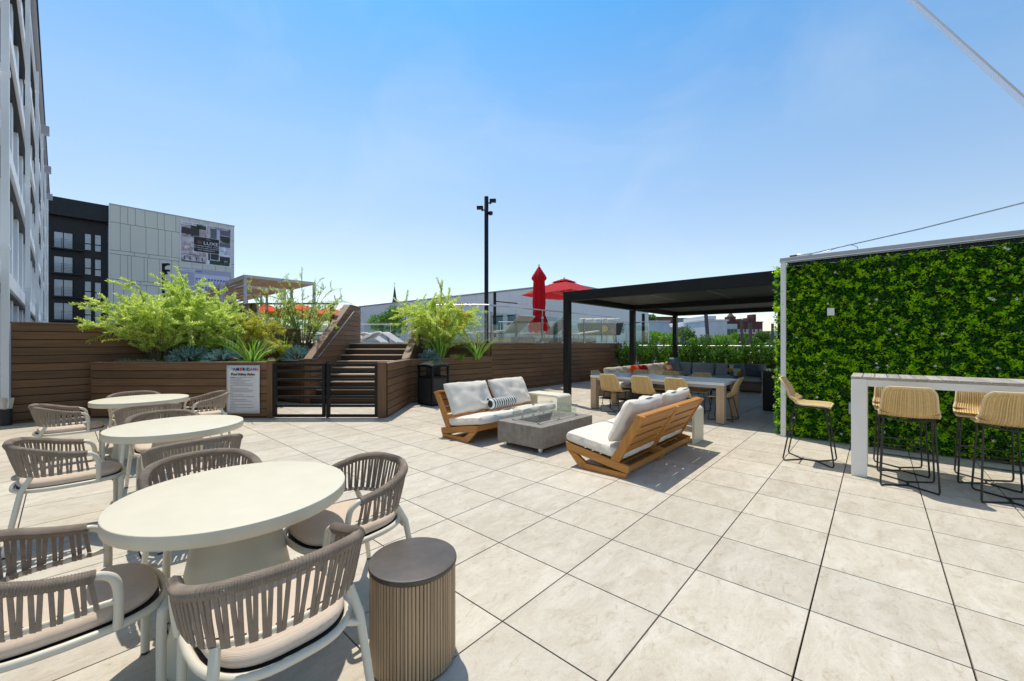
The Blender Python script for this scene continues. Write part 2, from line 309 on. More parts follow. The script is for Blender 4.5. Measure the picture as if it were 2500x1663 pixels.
#PART2
# ================================================================== SETTING
g = MB().box(-1500, 1500, -300, 2500, -7.2, -7.0); struct(g.build('street_ground', plain('street_asphalt', (.13, .13, .125), .9, var=.25, scale=.05)))
pz = UA  # patio frame: local x = U, local y = -V (left)
TI = .61; GI0, GJ0 = 3.4544, -1.5993   # tile phase: camera stands at grid (3.4544, -1.5993)
mb = MB(); gap = .0088
for i in range(-22, 17):
    for j in range(-4, 28):
        x0 = TI * (j - GJ0); y0 = -TI * (i - GI0)      # along U, along -V
        if x0 > 16.4: continue
        mb.box(x0 + gap / 2, x0 + TI - gap / 2, y0 - TI + gap / 2, y0 - gap / 2, -.02, 0)
o = mb.build('patio_paving', tile_mat()); o.rotation_euler = (0, 0, UA); struct(o)
o = MB().box(-3, 16.95, -9.0, 16.6, -7, -.045).build('podium_slab', plain('dark_podium', (.03, .028, .026), .9)); o.rotation_euler = (0, 0, UA); struct(o)
# pool deck
dk = [(-9.25, 13.3), (-7.6, 11.86), (-5.15, 11.95), (-5.15, 12.42), (-2.55, 12.42), (-.62, 12.22), (4.9, 18.1), (-2.5, 27.5), (-22, 40), (-26, 30)]
o = MB().prism(dk, lambda a, b, s: (a, b, 1.47 if s == 0 else 1.505)).build('pool_deck', plain('pale_deck_paving', (.55, .53, .50), .8, var=.1)); struct(o)

WX = wood('composite_board', DECKC, 'x', .6, .38, .4, 60); WZ = wood('composite_board', DECKC, 'z', .6, .3, .22, 60)
CAPX = wood('composite_cap', (.24, .155, .10), 'x', .6, .25, .15, 60)
def wood_wall(name, label, p0, p1, z1, z0=0.01, th=.16, prof=None, cap=True, fascia=0, pitch=.152, cat='wall', capw=.0, joint=2.4, endt=False):
    """boards on the local -y side; prof(z)->start x of a course for sloped walls"""
    p0 = Vector((*p0, 0)); p1 = Vector((*p1, 0)); L = (p1 - p0).length; a = math.atan2(p1.y - p0.y, p1.x - p0.x)
    t = thing(name, label, cat, p0, a); mb = MB(); core = MB(); top = z1 - (.03 if cap else 0); z = top; k = 0
    def sx(z): return prof(z) if prof else 0
    while z > z0 + .02:
        h = fascia if (k == 0 and fascia) else pitch - .012; zb = max(z - h, z0)
        xs = [sx(zb), sx(z)]
        if joint and not prof:
            cuts = [0]; c = joint * (.55 + .45 * random.random()) if k else joint * .9
            c = joint
            while c < L - .5: cuts.append(c); c += joint
            cuts.append(L)
            for q in range(len(cuts) - 1): mb.box(cuts[q] + .0015, cuts[q + 1] - .0015, -.022, 0, zb, z)
        else:
            mb.prism([(xs[0], zb), (L, zb), (L, z), (xs[1], z)], lambda A, B, s: (A, -.022 * s, B))
        z = zb - .012; k += 1
    mb.build('board_facing', WX, t, bevel=.003, seg=1)
    if prof:
        zs = [z0, prof.zk, z1 - .004]; core.prism([(.0, z0), (L, z0), (L, z1 - .004), (prof(z1), z1 - .004), (0, prof.zk - .004)], lambda A, B, s: (A, .002 + (th - .002) * s, B))
        core.build('backing', WX, t)
        a0 = Vector((0, th / 2 - .01, prof.zk)); a1 = Vector((prof(z1), th / 2 - .01, z1))
        MB().bar(a0, a1, th + .05, .03, up=Vector((0, 0, 1))).build('sloped_cap', CAPX, t, bevel=.004)
        MB().box(prof(z1) + .01, L + .01, -.035, th + .015, z1 - .012, z1 + .018).build('cap', CAPX, t, bevel=.004)
    else:
        core.box(0.004, L - .004, .001, th, z0, z1 - .032 if cap else z1 - .002).build('backing', MATS['shadow_gap_backing'] if th < .3 else WX, t)
        if cap: MB().box(-.012, L + .012, -.034, th + .012, z1 - .028, z1).build('cap', CAPX, t, bevel=.004)
    if endt: MB().box(-.02, .002, -.022, th, z0, z1 - .03).build('end_board', WZ, t)
    return t
wood_wall('timber_wall', 'tall brown board wall beside the white downpipe at far left, behind the round tables', (-9.3, 7.5), (-5.9, 11.28), 1.9, joint=3.6)
wood_wall('planter_wall', 'low brown board planter front carrying the white pool rules poster', (-8.42, 8.1), (-4.90, 8.1), 1.125, joint=0)
t = thing('gate_post', 'brown board end post left of the black gates beside the poster', 'post', (-4.84, 8.12, 0)); MB().box(-.055, .055, -.055, .055, .01, 1.13).build('shaft', WZ, t, bevel=.003); MB().box(-.06, .06, -.06, .06, 1.131, 1.15).build('cap', CAPX, t, bevel=.003)
wood_wall('planter_side_wall', 'brown board side of the left planter seen through the left gate', (-4.86, 8.2), (-6.24, 10.57), 1.12, joint=0, th=.1)
wood_wall('rear_planter_wall', 'angled brown board planter front behind the left black gate', (-6.28, 10.62), (-5.17, 10.04), 1.10, joint=0, th=.1)
wood_wall('stepped_planter_wall', 'small raised brown board planter behind the irises left of the stairs', (-7.3, 11.15), (-6.2, 10.95), 1.32, z0=.6, joint=0, th=.1)
wood_wall('screen_base_wall', 'brown board wall under the glass screen behind the thin willow', (-7.55, 11.75), (-5.17, 11.8), 1.5, joint=0, th=.1)
wood_wall('high_screen_wall', 'high dark brown board screen behind the golden shrub, below the cabanas', (-9.5, 13.42), (-7.62, 11.78), 2.67, z0=.4, joint=0, th=.14)
def slope(z): return 0 if z < 1.1 else (z - 1.1) / .655
slope.zk = 1.1
wood_wall('stair_side_wall', 'tall sloping brown board wall on the left side of the stairs under the handrail', (-5.0, 10.02), (-5.0, 13.3), 2.67, prof=slope, th=.15)
def slope2(z): return 0 if z < 1.1 else (z - 1.1) / .655
slope2.zk = 1.1
wood_wall('stair_side_wall', 'short sloping brown board wall on the right side of the stairs next to the blue spruce', (-2.6, 10.12), (-2.6, 12.4), 2.02, prof=slope2, th=.15)
wood_wall('gate_side_wall', 'low brown board wall running back from the right gate toward the trash bin', (-2.53, 8.18), (-2.54, 10.08), 1.10, joint=0, th=.16)
t = thing('gate_post', 'brown board end post right of the black gates', 'post', (-2.61, 8.12, 0)); MB().box(-.075, .075, -.05, .05, .01, 1.10).build('shaft', WZ, t, bevel=.003); MB().box(-.08, .08, -.055, .055, 1.101, 1.12).build('cap', CAPX, t, bevel=.003)
WD = Vector((.683, .730, 0)); W0 = Vector((-2.55, 10.1, 0))
def wl(t): q = W0 + WD * t; return (q.x, q.y)
wood_wall('planter_wall', 'low brown board planter wall behind the black trash bin', wl(0), wl(2.83), 1.10, joint=0, th=.16)
wood_wall('deck_wall', 'long brown board wall carrying the glass railing behind the sofas', wl(2.834), wl(10.9), 1.5, joint=2.35, fascia=.17, th=.2, endt=True)
wood_wall('planter_back_wall', 'dark brown board deck edge behind the right planter under the willow', (-2.44, 12.2), (-.66, 12.16), 1.5, joint=0, th=.12)
# soil
def soil(poly, z):
    o = MB().prism(poly, lambda a, b, s: (a, b, z - .3 if s == 0 else z)).build('planter_soil', M['soil']); struct(o)
soil([(-8.3, 8.27), (-5.0, 8.27), (-6.3, 10.55), (-6.5, 10.5)], 1.02)
soil([(-6.2, 10.7), (-5.17, 10.15), (-5.17, 11.78), (-7.3, 11.7), (-7.3, 11.3), (-6.25, 11.05)], 1.0)
soil([(-7.2, 11.3), (-6.3, 11.1), (-6.6, 11.7), (-7.3, 11.7)], 1.22)
soil([(-2.43, 10.4), (-.75, 12.13), (-2.43, 12.18)], 1.0)
# stairs
TR = wood('stair_tread_sunlit', (.62, .47, .34), 'x', .6, .2, .1, 60); RZ = wood('stair_riser_shaded', (.05, .033, .023), 'x', .6, .3, .1, 60)  # treads lightened for sunlight, risers darkened for shade, in the colour itself
st = thing('stairs', 'brown board stairs with tread edges lightened as sunlit climbing to the pool deck', 'stairs', (-3.87, 10.0, 0))
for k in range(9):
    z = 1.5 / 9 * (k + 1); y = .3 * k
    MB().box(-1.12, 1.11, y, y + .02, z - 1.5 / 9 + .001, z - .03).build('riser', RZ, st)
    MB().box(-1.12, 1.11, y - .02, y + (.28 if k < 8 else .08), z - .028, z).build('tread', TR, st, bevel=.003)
# podium step under the stairs so that nothing shows through
# handrails
def rail(name, label, pts, r, mat, cat='handrail'):
    o = MB().tube(pts, r, 10).build(name, mat, None, smooth=True); return tag(o, label, cat)
rail('handrail', 'dark metal handrail sloping up the left stair wall', catmull([(-4.9, 9.88, 1.09), (-4.9, 10.05, 1.1), (-4.9, 10.2, 1.12)], 6) + [Vector((-4.9, 12.45, 2.42))] + catmull([(-4.9, 12.5, 2.45), (-4.9, 12.62, 2.49), (-4.9, 13.1, 2.49)], 6), .021, plain('dark_steel', (.07, .075, .085), .3, metal=.6))
# black gates
def gate(name, label, x0, x1, hinge):
    t = thing(name, label, 'gate', ((x0 + x1) / 2, 8.1, 0)); w = (x1 - x0) / 2; fr = MB()
    fr.box(-w, -w + .055, -.028, .028, .02, 1.1).box(w - .055, w, -.028, .028, .02, 1.1).box(-w + .056, w - .056, -.0275, .0275, 1.045, 1.1).box(-w + .056, w - .056, -.0275, .0275, .02, .075)
    fr.build('frame', M['black'], t, bevel=.003)
    for z in (.22, .40, .575, .745, .915): MB().box(-w + .05, w - .05, -.02, .02, z, z + .05).build('rail', M['black'], t, bevel=.003)
    return t
gate('black_gate', 'black metal gate with horizontal bars, left of the pair', -4.77, -3.74, 0)
gate('black_gate', 'black metal gate with horizontal bars, right of the pair in front of the stairs', -3.70, -2.69, 1)
for x, l in ((-3.72, 'slim black latch post between the two black gates'),): tag(MB().box(x - .016, x + .016, -.04 + 8.16, .01 + 8.17, 0.001, 1.13).build('latch_post', M['black']), l, 'post')
# ---------------------------------------------------------------- glass railing on deck wall
def tpx(r): return (r * 10.1 + 2.55) / (.683 - .73 * r)
gr = thing('glass_railing', 'glass railing with steel posts on top of the long board wall', 'railing', (*wl(2.9), 1.5), math.atan2(WD.y, WD.x))
ts = [0] + [tpx((x - CX) / F) - 2.9 for x in (1264.5, 1328, 1378, 1430, 1473, 1506)]
for t_ in ts: 
    p = MB().box(t_ - .027, t_ + .027, .055, .095, 0, .95).build('post', plain('satin_steel_post', (.33, .33, .33), .35, metal=.5), gr, bevel=.004)
    MB().box(t_ - .05, t_ + .05, .045, .10, .0, .06).box(t_ - .035, t_ + .035, .04, .1, .86, .9).build('clamp', M['steel'], p, bevel=.004)
    MB().tube([(t_, .072, .95), (t_, .072, 1.14)], .008, 8).build('stem', M['steel'], p, smooth=True)
for a, b in zip(ts[:-1], ts[1:]): MB().box(a + .03, b - .03, .068, .078, .05, .93).build('glass_panel', M['glass'], gr)
MB().tube([(0 - .02, .072, 1.15), (ts[-1] + .1, .072, 1.15)], .024, 10).build('top_rail', M['steel'], gr, smooth=True)
gl = thing('glass_railing', 'frontal glass railing stretch behind the right willow shrub', 'railing', (-2.3, 12.24, 1.505))
for x in (0, .85): MB().box(x - .02, x + .02, 0, .03, 0, 1.0).build('post', M['steel'], gl, bevel=.004)
MB().box(.03, .82, .01, .02, .05, .95).build('glass_panel', M['glass'], gl); MB().box(.88, 1.55, .01, .02, .05, .95).build('glass_panel', M['glass'], gl)
MB().tube([(-.1, .015, 1.15), (1.66, .0, 1.15)], .024, 10).build('top_rail', M['steel'], gl, smooth=True)
# far side railing
fr_ = thing('far_glass_railing', 'far glass railing across the pool deck behind the loungers', 'railing', (-.6, 21.0, 1.505), 0)
for k in range(8): MB().box(k * 1.1 - .02, k * 1.1 + .02, 0, .03, 0, 1.05).build('post', M['steel'], fr_)
for k in range(7): MB().box(k * 1.1 + .03, k * 1.1 + 1.07, .01, .02, .05, .95).build('glass_panel', M['glass'], fr_)
MB().tube([(-.1, .015, 1.1), (7.7, .015, 1.1)], .022, 8).build('top_rail', M['steel'], fr_, smooth=True)
# framed glass opening behind thin willow
fs = thing('framed_glass_screen', 'dark framed opening with glass below the cabanas, behind the thin willow', 'screen', (-7.6, 11.86, 1.5))
MB().box(0, .1, -.05, .08, .0, 1.14).box(2.28, 2.36, -.05, .08, 0, 1.14).build('post', WZ, fs, bevel=.003)
MB().box(-.02, 2.47, -.06, .1, 1.141, 1.18).build('top_beam', CAPX, fs, bevel=.003)
MB().box(.12, 2.27, .01, .02, .02, .78).build('glass_panel', M['glass'], fs)
MB().box(.13, .16, -.01, .03, 0, 1.13).build('steel_post', M['steel'], fs)
# patio edge handrail beyond hedge
er = thing('edge_railing', 'pale metal railing along the patio edge behind the hedge', 'railing', (4.95, 18.15, 0), VA)
MB().tube([(0, 0, 1.385), (14, 0, 1.385)], .034, 10).build('top_rail', plain('pale_rail', (.72, .62, .52), .4, metal=.3), er, smooth=True)
for k in range(10): MB().box(k * 1.5 + .1, k * 1.5 + .14, -.02, .02, 0, 1.36).build('post', M['steel'], er)
for z in (.4, .65, .9, 1.15): MB().tube([(0, 0, z), (14, 0, z)], .005, 6).build('cable', M['steel'], er)

# ================================================================== BIG BUILDINGS
# white clad building at left (receding)
FD = Vector((-.7457, .666, 0)); fa = math.atan2(FD.y, FD.x)
wb = thing('white_apartment_building', 'tall white metal clad building with downpipes receding at the left edge', 'building', (-9.24, 7.37, 0), fa)
Ht = 15.4; LL = 46
wy = .85  # wall plane distance behind downpipes
MB().box(-6, LL, wy, wy + 12, -7, Ht).build('wall', M['reveal'], wb)
MB().box(-6, LL + .05, -.02, wy + 12.05, Ht + .002, Ht + .28).build('roof_edge', M['alu'], wb)
MB().box(-6, LL + .02, -.07, .02, Ht + .18, Ht + .30).build('roof_trim', M['black'], wb)
fl = 3.0
nb = int((LL + 6) / 2.63)
for k in range(nb):
    x = -5.2 + k * 2.63
    pl_ = MB().box(x - .25, x + .25, .30, .50, -.5, Ht - .003).build('pilaster', M['facade'], wb, bevel=.01); MB().box(x - .235, x + .235, .501, wy, -.5, Ht - .004).build('side_reveal', M['reveal'], pl_)  # pilaster sides coloured grey to stand for their shade
for q in range(5):
    z = .2 + q * fl
    sp_ = MB().box(-6, LL - .004, .13, wy - .002, z + 2.62, z + 3.0).build('spandrel', M['facade'], wb, bevel=.01); MB().box(-6, LL - .006, .20, wy - .004, z + 2.595, z + 2.619).build('shadow_joint', M['black'], sp_); MB().box(-6, LL - .008, .50, wy - .006, z + 1.9, z + 2.549).build('panel', M['reveal'], sp_)
for q in range(5):
    z = .2 + q * fl
    for k in range(nb - 1):
        x = -5.2 + k * 2.63
        if x < -1: continue
        w = MB().box(x + .55, x + 2.08, wy - .05, wy - .01, z + .5, z + 2.25).build('window', plain('pale_window_glass', (.42, .48, .53), .12, var=.3, scale=.5, spec=.9), wb)
        MB().box(x + .48, x + .55, wy - .2, wy - .003, z + .45, z + 2.297).box(x + 2.08, x + 2.15, wy - .2, wy - .003, z + .45, z + 2.297).box(x + .551, x + 2.079, wy - .2, wy - .003, z + .44, z + .5).build('frame', M['reveal'], w)
for k in range(6):
    x = k * 7.9
    p = MB().box(x - .065, x + .065, -.05, .05, .32 if k == 0 else -.5, Ht - 1.9).build('downpipe', M['facade'], wb, bevel=.006)
    for z in (3.2, 6.4, 9.6, 12.6): MB().box(x - .085, x + .085, -.062, .062, z, z + .07).build('clamp', M['facade'], p, bevel=.004)
    if k > 2: MB().box(x - .22, x + .22, -.28, .05, Ht - 1.9, Ht - 1.45).build('rain_head', M['alu'], p, bevel=.01)
    if k == 0:
        MB().lathe([(.08, .28), (.105, .47), (.105, .5), (.06, .5)], 4, (0, 0, 0)).build('collar', M['whitemetal'], p)
        MB().lathe([(.085, 0), (.085, .28), (.08, .3)], 20, (0, 0, 0)).build('boot', M['dark'], p)
# ---- dark + grey panelled building far left (runs along U)
K = 1.2
def onplane(px, py, A, D):      # ray through source pixel meets vertical plane through A along D
    r = (px - CX) / F; s = (r * A.y - A.x) / (D.x - r * D.y); Y = A.y + D.y * s; return Vector((r * Y, Y, H - (py - CY) / F * Y)), s
gA = Vector((-.9949 * 54, 54, 0)); GD = (Vector((-.6869 * 64.4, 64.4, 0)) - gA).normalized()
ga = math.atan2(GD.y, GD.x); GW = (Vector((-.6869 * 64.4, 64.4, 0)) - gA).length
ZT = 1.5 + .3445 * 54
panel = plain('grey_fibre_panel', (.66, .645, .57), .7, var=.04, scale=.3, island=.25)
gb = thing('grey_panelled_building', 'grey panelled building wall with two large billboards beyond the willow', 'building', (gA.x, gA.y, 0), ga)
MB().box(0, GW, .06, 14, -7, ZT - .05).build('wall', plain('panel_joint', (.16, .16, .15), .8), gb)
rows = [(ZT, ZT - 2.35), (ZT - 2.38, ZT - 6.1), (ZT - 6.13, ZT - 6.6), (ZT - 6.63, ZT - 10.0), (ZT - 10.03, ZT - 10.5), (ZT - 10.53, ZT - 13.9), (ZT - 13.93, ZT - 14.4), (ZT - 14.43, ZT - 18)]
pm = MB(); rr = random.Random(3)
for z1, z0 in rows:
    x = 0; wide = z1 - z0 > 1
    while x < GW - .05:
        w = rr.choice([.36, 1.0, 1.3, 1.3, .75, 1.6]) if wide else rr.choice([2.4, 3.4, 1.5])
        x1 = min(x + w, GW)
        if GW - x1 < .25: x1 = GW
        pm.box(x + .02, x1 - .02, 0, .058, z0 + .02, z1 - .01); x = x1
pm.build('cladding_panels', panel, gb); MB().box(-.07, GW + .06, -.06, 14.1, ZT - .04, ZT + .1).build('parapet_trim', M['alu'], gb); MB().box(-.07, -.003, -.06, 14, -7, ZT - .045).build('corner_trim', M['facade'], gb)
# dark part
dA = Vector((-1.1461 * 51, 51, 0)); DD = (Vector((-.9949 * 55, 55, 0)) - dA).normalized(); DWd = (Vector((-.9949 * 55, 55, 0)) - dA).length
db = thing('black_apartment_building', 'black clad apartment block with balconies between the white and grey buildings', 'building', (dA.x - DD.x * 3, dA.y - DD.y * 3, 0), math.atan2(DD.y, DD.x))
blk = wood('black_seamed_metal', (.016, .017, .021), 'z', .45, .3, .3, 3)
MB().box(0, DWd + 3.2, .5, 12, -7, ZT - .1).build('wall', blk, db)
sm = MB()
for k in range(int((DWd + 3) / .33)): sm.box(k * .33, k * .33 + .02, .46, .499, -7, ZT - .12)
sm.build('metal_seams', blk, db)
MB().box(0, DWd + 3.1, -.5, .498, ZT - 2.3, ZT - .06).build('parapet', blk, db)
lit = plain('pale_blind_glass', (.42, .47, .50), .2, var=.25, scale=.7, spec=.8); frm = M['black']
def dq(px, py):
    p, s = onplane(px, py, dA + Vector((-DD.y, DD.x, 0)) * .5, DD); return s + 3, p.z
for fy in (302, 458, 606, 756):
    y0 = 450 + fy / 2.613; sc = 2.613
    for (xa, xb, dy, hh, kind) in ((345, 462, 0, 106, 'door'), (542, 580, 14, 104, 'win'), (606, 643, 22, 106, 'win')):
        s0, zt = dq(xa / sc, y0 + dy / sc); s1, _ = dq(xb / sc, y0 + dy / sc); _, zb = dq((xa + xb) / 2 / sc, y0 + (dy + hh) / sc)
        w = MB().box(s0, s1, .44, .455, zb, zt).build('window', lit, db)
        f = MB().box(s0 - .06, s0, .4, .47, zb - .05, zt + .05).box(s1, s1 + .06, .4, .47, zb - .05, zt + .05).box(s0, s1, .4, .47, zt, zt + .05).box(s0, s1, .4, .47, zb - .05, zb)
        if kind == 'door': f.box((s0 + s1) / 2 - .04, (s0 + s1) / 2 + .04, .42, .46, zb, zt)
        else: f.box(s0, s1, .42, .46, zb + (zt - zb) * .36, zb + (zt - zb) * .42)
        f.build('frame', frm, w)
        if kind == 'door':
            bl = MB().box(s0 - .3, s1 + 1.0, -.5, .39, zb - .25, zb - .1).build('balcony', blk, db)
            rl = MB()
            for q in range(6): rl.box(s0 - .3, s1 + 1.0, -.48, -.46, zb + .05 + q * .19, zb + .075 + q * .19)
            for q in range(4): xx = s0 - .28 + (s1 - s0 + 1.25) * q / 3; rl.box(xx - .02, xx + .02, -.5, -.46, zb - .1, zb + 1.1)
            rl.build('balcony_rail', frm, bl)
# ---- billboards
def cellmat(name, c1, c2, sc=1.2):
    if name in MATS: return MATS[name]
    m, t, b = nodes_mat(name); co = coords(t, (1, .01, 1)); v = N(t, 'ShaderNodeTexVoronoi', Scale=sc, Randomness=.9); n = N(t, 'ShaderNodeTexNoise', Scale=sc * 2.2, Detail=4.0)
    t.links.new(co, v.inputs['Vector']); t.links.new(co, n.inputs['Vector']); mx = N(t, 'ShaderNodeMixRGB'); mx.inputs[0].default_value = .5
    t.links.new(v.outputs['Distance'], mx.inputs[1]); t.links.new(n.outputs[0], mx.inputs[2])
    t.links.new(ramp(t, mx.outputs[0], [(.3, c1), (.55, c2), (.75, tone(c2, 1.5))]), b.inputs['Base Color']); b.inputs['Roughness'].default_value = .5; MATS[name] = m; return m
def bb_point(px, py): p, s = onplane(px, py, gA, GD); return s, p.z
def textmesh(name, body, size, mat, parent, x, z, y=-.03, ext=.004, align='LEFT', rz=0, wide=1.0, shear=0, bold=0):
    cu = bpy.data.curves.new(name, 'FONT'); cu.body = body; cu.size = size; cu.extrude = ext; cu.align_x = align; cu.align_y = 'BOTTOM_BASELINE'; cu.shear = shear; cu.offset = bold
    to = bpy.data.objects.new(name, cu); COL.objects.link(to); dg = bpy.context.evaluated_depsgraph_get(); me = bpy.data.meshes.new_from_object(to.evaluated_get(dg)); bpy.data.objects.remove(to)
    me.materials.clear(); me.materials.append(mat); o = bpy.data.objects.new(name, me); COL.objects.link(o); o.parent = parent; o.location = (x, y, z); o.rotation_euler = (R(90), 0, 0); o.scale = (wide, 1, 1); return o
white = plain('printed_white', (.75, .74, .78), .5, var=.02); ink = plain('printed_black', (.012, .015, .015), .5, var=.05)
s0, zt = bb_point(439, 538); s1, zt1 = bb_point(564.5, 559); _, zb = bb_point(441, 640)
BWd = s1 - s0; z_b, z_t = zb, zt; BH = z_t - z_b
bb = thing('billboard', 'upper billboard on the grey building with four photos around a black name plate', 'billboard', (gA.x + GD.x * s0, gA.y + GD.y * s0, z_b), ga)
MB().box(0, BWd, -.08, -.003, 0, BH).build('backing', white, bb)
def rect(nm, par, x0, x1, z0, z1, mat, y=-.085, Wd=None, Hh=None):
    Wd = Wd or BWd; Hh = Hh or BH; return MB().box(x0 * Wd, x1 * Wd, y - .004, y, z0 * Hh, z1 * Hh).build(nm, mat, par)
ph = [('photo', .015, .50, .50, .985, (.10, .08, .09), (.50, .42, .44)), ('photo', .515, .985, .50, .985, (.10, .10, .12), (.38, .36, .42)), ('photo', .015, .50, .015, .49, (.22, .17, .18), (.58, .50, .54)), ('photo', .515, .985, .015, .49, (.3, .31, .42), (.62, .63, .78))]
for q, (nm, a, b_, c, d_, c1, c2) in enumerate(ph): rect(nm, bb, a, b_, c, d_, cellmat('photo_print_%d' % q, c1, c2, 1.3 + .3 * q))
def cm(n, c): return plain('print_' + n, c, .5, var=.25, scale=2)
for a, b_, c, d_, mn, cc in ((.03, .2, .7, .85, 'dk', (.04, .035, .04)), (.2, .36, .66, .93, 'dk', 0), (.03, .45, .52, .62, 'pale', (.6, .55, .6)), (.36, .47, .62, .84, 'rose', (.45, .32, .33)), (.3, .49, .86, .95, 'dgreen', (.02, .06, .02)),
        (.53, .56, .6, .95, 'pale', 0), (.58, .7, .6, .93, 'slate', (.12, .12, .17)), (.70, .76, .55, .92, 'lilac', (.5, .5, .68)), (.77, .97, .8, .93, 'slate', 0), (.77, .97, .66, .78, 'dk', 0), (.80, .97, .62, .68, 'dgreen', 0), (.53, .97, .51, .6, 'slate', 0),
        (.53, .57, .13, .4, 'dk', 0), (.58, .74, .15, .3, 'dk', 0), (.76, .97, .12, .26, 'dk', 0), (.56, .96, .03, .13, 'dgreen', 0), (.85, .92, .06, .16, 'pale', 0), (.03, .48, .02, .06, 'slate', 0), (.05, .22, .30, .34, 'rose', 0), (.05, .48, .2, .215, 'slate', 0),
        (.07, .1, .08, .17, 'slate', 0), (.17, .2, .08, .17, 'slate', 0), (.29, .32, .08, .17, 'slate', 0), (.4, .43, .08, .17, 'slate', 0)):
    rect('photo_detail', bb, a, b_, c, d_, cm(mn, cc) if cc else MATS['print_' + mn], y=-.09)
arch = MB().tube([Vector((BWd * (.14 + .09 * math.cos(a)), -.1, BH * (.32 + .12 * math.sin(a)))) for a in np.linspace(0, math.pi, 14)], .05, 6); arch.build('photo_detail', MATS['print_rose'], bb)
rect('name_plate', bb, .25, .75, .30, .68, white, y=-.10); rect('name_plate', bb, .255, .745, .307, .673, ink, y=-.106)
textmesh('lettering', 'LUXE', BH * .115, white, bb, BWd * .435, BH * .50, y=-.112, wide=1.12); textmesh('lettering', 'The', BH * .06, MATS['print_rose'], bb, BWd * .48, BH * .61, y=-.112, shear=.3)
for q, (tx, zz) in enumerate((('175 APARTMENT UNITS', .445), ('BEST IN CLASS AMENITIES', .395), ('PET FRIENDLY', .345))): textmesh('lettering', tx, BH * .036, white, bb, BWd * .5, BH * zz, y=-.112, align='CENTER', wide=1.5)
star = MB()
for k in range(12): a = k * math.pi / 6; star.bar((BWd * .36 + math.cos(a) * .06, -.112, BH * .54 + math.sin(a) * .06), (BWd * .36 + math.cos(a) * .33, -.112, BH * .54 + math.sin(a) * .33), .05, .004, up=Vector((0, 1, 0)))
star.build('emblem', plain('copper_print', (.25, .11, .06), .5), bb)
rect('caption_strip', bb, .02, .31, .925, .985, white, y=-.10); textmesh('lettering', 'NOW OPEN!', BH * .05, ink, bb, BWd * .06, BH * .938, y=-.108, wide=1.3)
z2t = bb_point(439, 652)[1]; B2H = 6.2; z2b = z2t - B2H
b2 = thing('billboard', 'lower billboard on the grey building showing a white window grid facade', 'billboard', (gA.x + GD.x * (s0 - .08), gA.y + GD.y * (s0 - .08), z2b), ga)
MB().box(0, BWd, -.08, -.003, 0, B2H).build('backing', plain('printed_dusk_sky', (.42, .40, .56), .5, var=.15, scale=.35), b2)
rect('photo_detail', b2, 0, .98, .0, .18, MATS['print_dk'], Hh=B2H); rect('photo_detail', b2, 0, .25, .15, .36, MATS['print_slate'], Hh=B2H); rect('photo_detail', b2, .28, .97, .2, .88, plain('printed_facade_white', (.62, .62, .78), .5), y=-.088, Hh=B2H)
gp = MB(); purple = plain('printed_window_violet', (.14, .13, .33), .4, var=.3, scale=3)
for r_ in range(3):
    for c_ in range(11):
        x = .3 + c_ * .06; z = .64 - r_ * .2
        gp.box(x * BWd, (x + .042) * BWd, -.096, -.094, z * B2H, (z + .14) * B2H)
gp.build('printed_windows', purple, b2); gp = MB()
for r_ in range(3):
    for c_ in range(11): x = .3 + c_ * .06; z = .64 - r_ * .2; gp.box((x + .012) * BWd, (x + .035) * BWd, -.1, -.098, (z + .02) * B2H, (z + .1) * B2H)
gp.build('printed_windows', MATS['printed_facade_white'], b2)
rect('name_plate', b2, .27, .75, .12, .46, ink, y=-.104, Hh=B2H)
rect('caption_strip', b2, .02, .30, .91, .97, white, y=-.10, Hh=B2H); textmesh('lettering', 'COMING SOON', B2H * .045, ink, b2, BWd * .04, B2H * .922, y=-.108, wide=1.2)
# ---- grey warehouse behind the deck
wA = Vector((-16.8, 44.5, 0)); wB = Vector((8.05, 24, 0)); wd = (wB - wA).normalized(); wL = (wB - wA).length
# heights: 4.0+1.5 above at both ends
wh = thing('warehouse_building', 'long plain grey warehouse wall behind the pool deck', 'building', wA, math.atan2(wd.y, wd.x))
wm = plain('warehouse_panel', (.80, .80, .80), .7, var=.04, scale=.2, island=.06); wm2 = MB()
wC = Vector((3.88, 27.4, 0)); wD = Vector((12.34, 36.8, 0)); wL = (wC - wA).length
wi = lambda q: Vector((q.x * wd.x + q.y * wd.y, -q.x * wd.y + q.y * wd.x, 0))
bkA, bkD, cC, dDq = wi(Vector((-30, 66, 0)) - wA), wi(Vector((18, 55, 0)) - wA), wi(wC - wA), wi(wD - wA)
MB().prism([(0, .05), (wL, .05), (dDq.x, dDq.y), (bkD.x, bkD.y), (bkA.x, bkA.y)], lambda a, b, s: (a, b, -7 + 12.5 * s)).build('wall', plain('warehouse_joint', (.68, .69, .70), .8), wh)
e2 = (dDq - cC); L2 = e2.length; m2 = Matrix.Translation((wL + .012, .05, 0)) @ Matrix.Rotation(math.atan2(e2.y, e2.x), 4, 'Z'); f2 = MB(); x = .04
while x < L2 - .1: f2.box(x, min(x + 1.5, L2) - .012, -.05, -.003, -7, 2.4, m2).box(x, min(x + 1.5, L2) - .012, -.05, -.003, 2.42, 5.45, m2); x += 1.5
f2.build('side_cladding', plain('warehouse_side_panel', (.86, .85, .84), .7, var=.03, scale=.2, island=.05), wh)
MB().box(0, L2, -.07, .2, 5.505, 5.58, m2).build('side_roof_edge', M['alu'], wh)
x = 0
while x < wL - .01:
    x1 = min(x + 1.2, wL); wm2.box(x + .006, x1 - .006, 0, .048, -7, 2.4); wm2.box(x + .006, x1 - .006, 0, .048, 2.42, 5.45); x = x1
wm2.build('cladding_panels', wm, wh); MB().box(-.05, wL + .02, -.06, .3, 5.505, 5.58).build('roof_edge', M['alu'], wh)
wf = MB()
def wq(px, py): p, s = onplane(px, py, wA, wd); return s, p.z
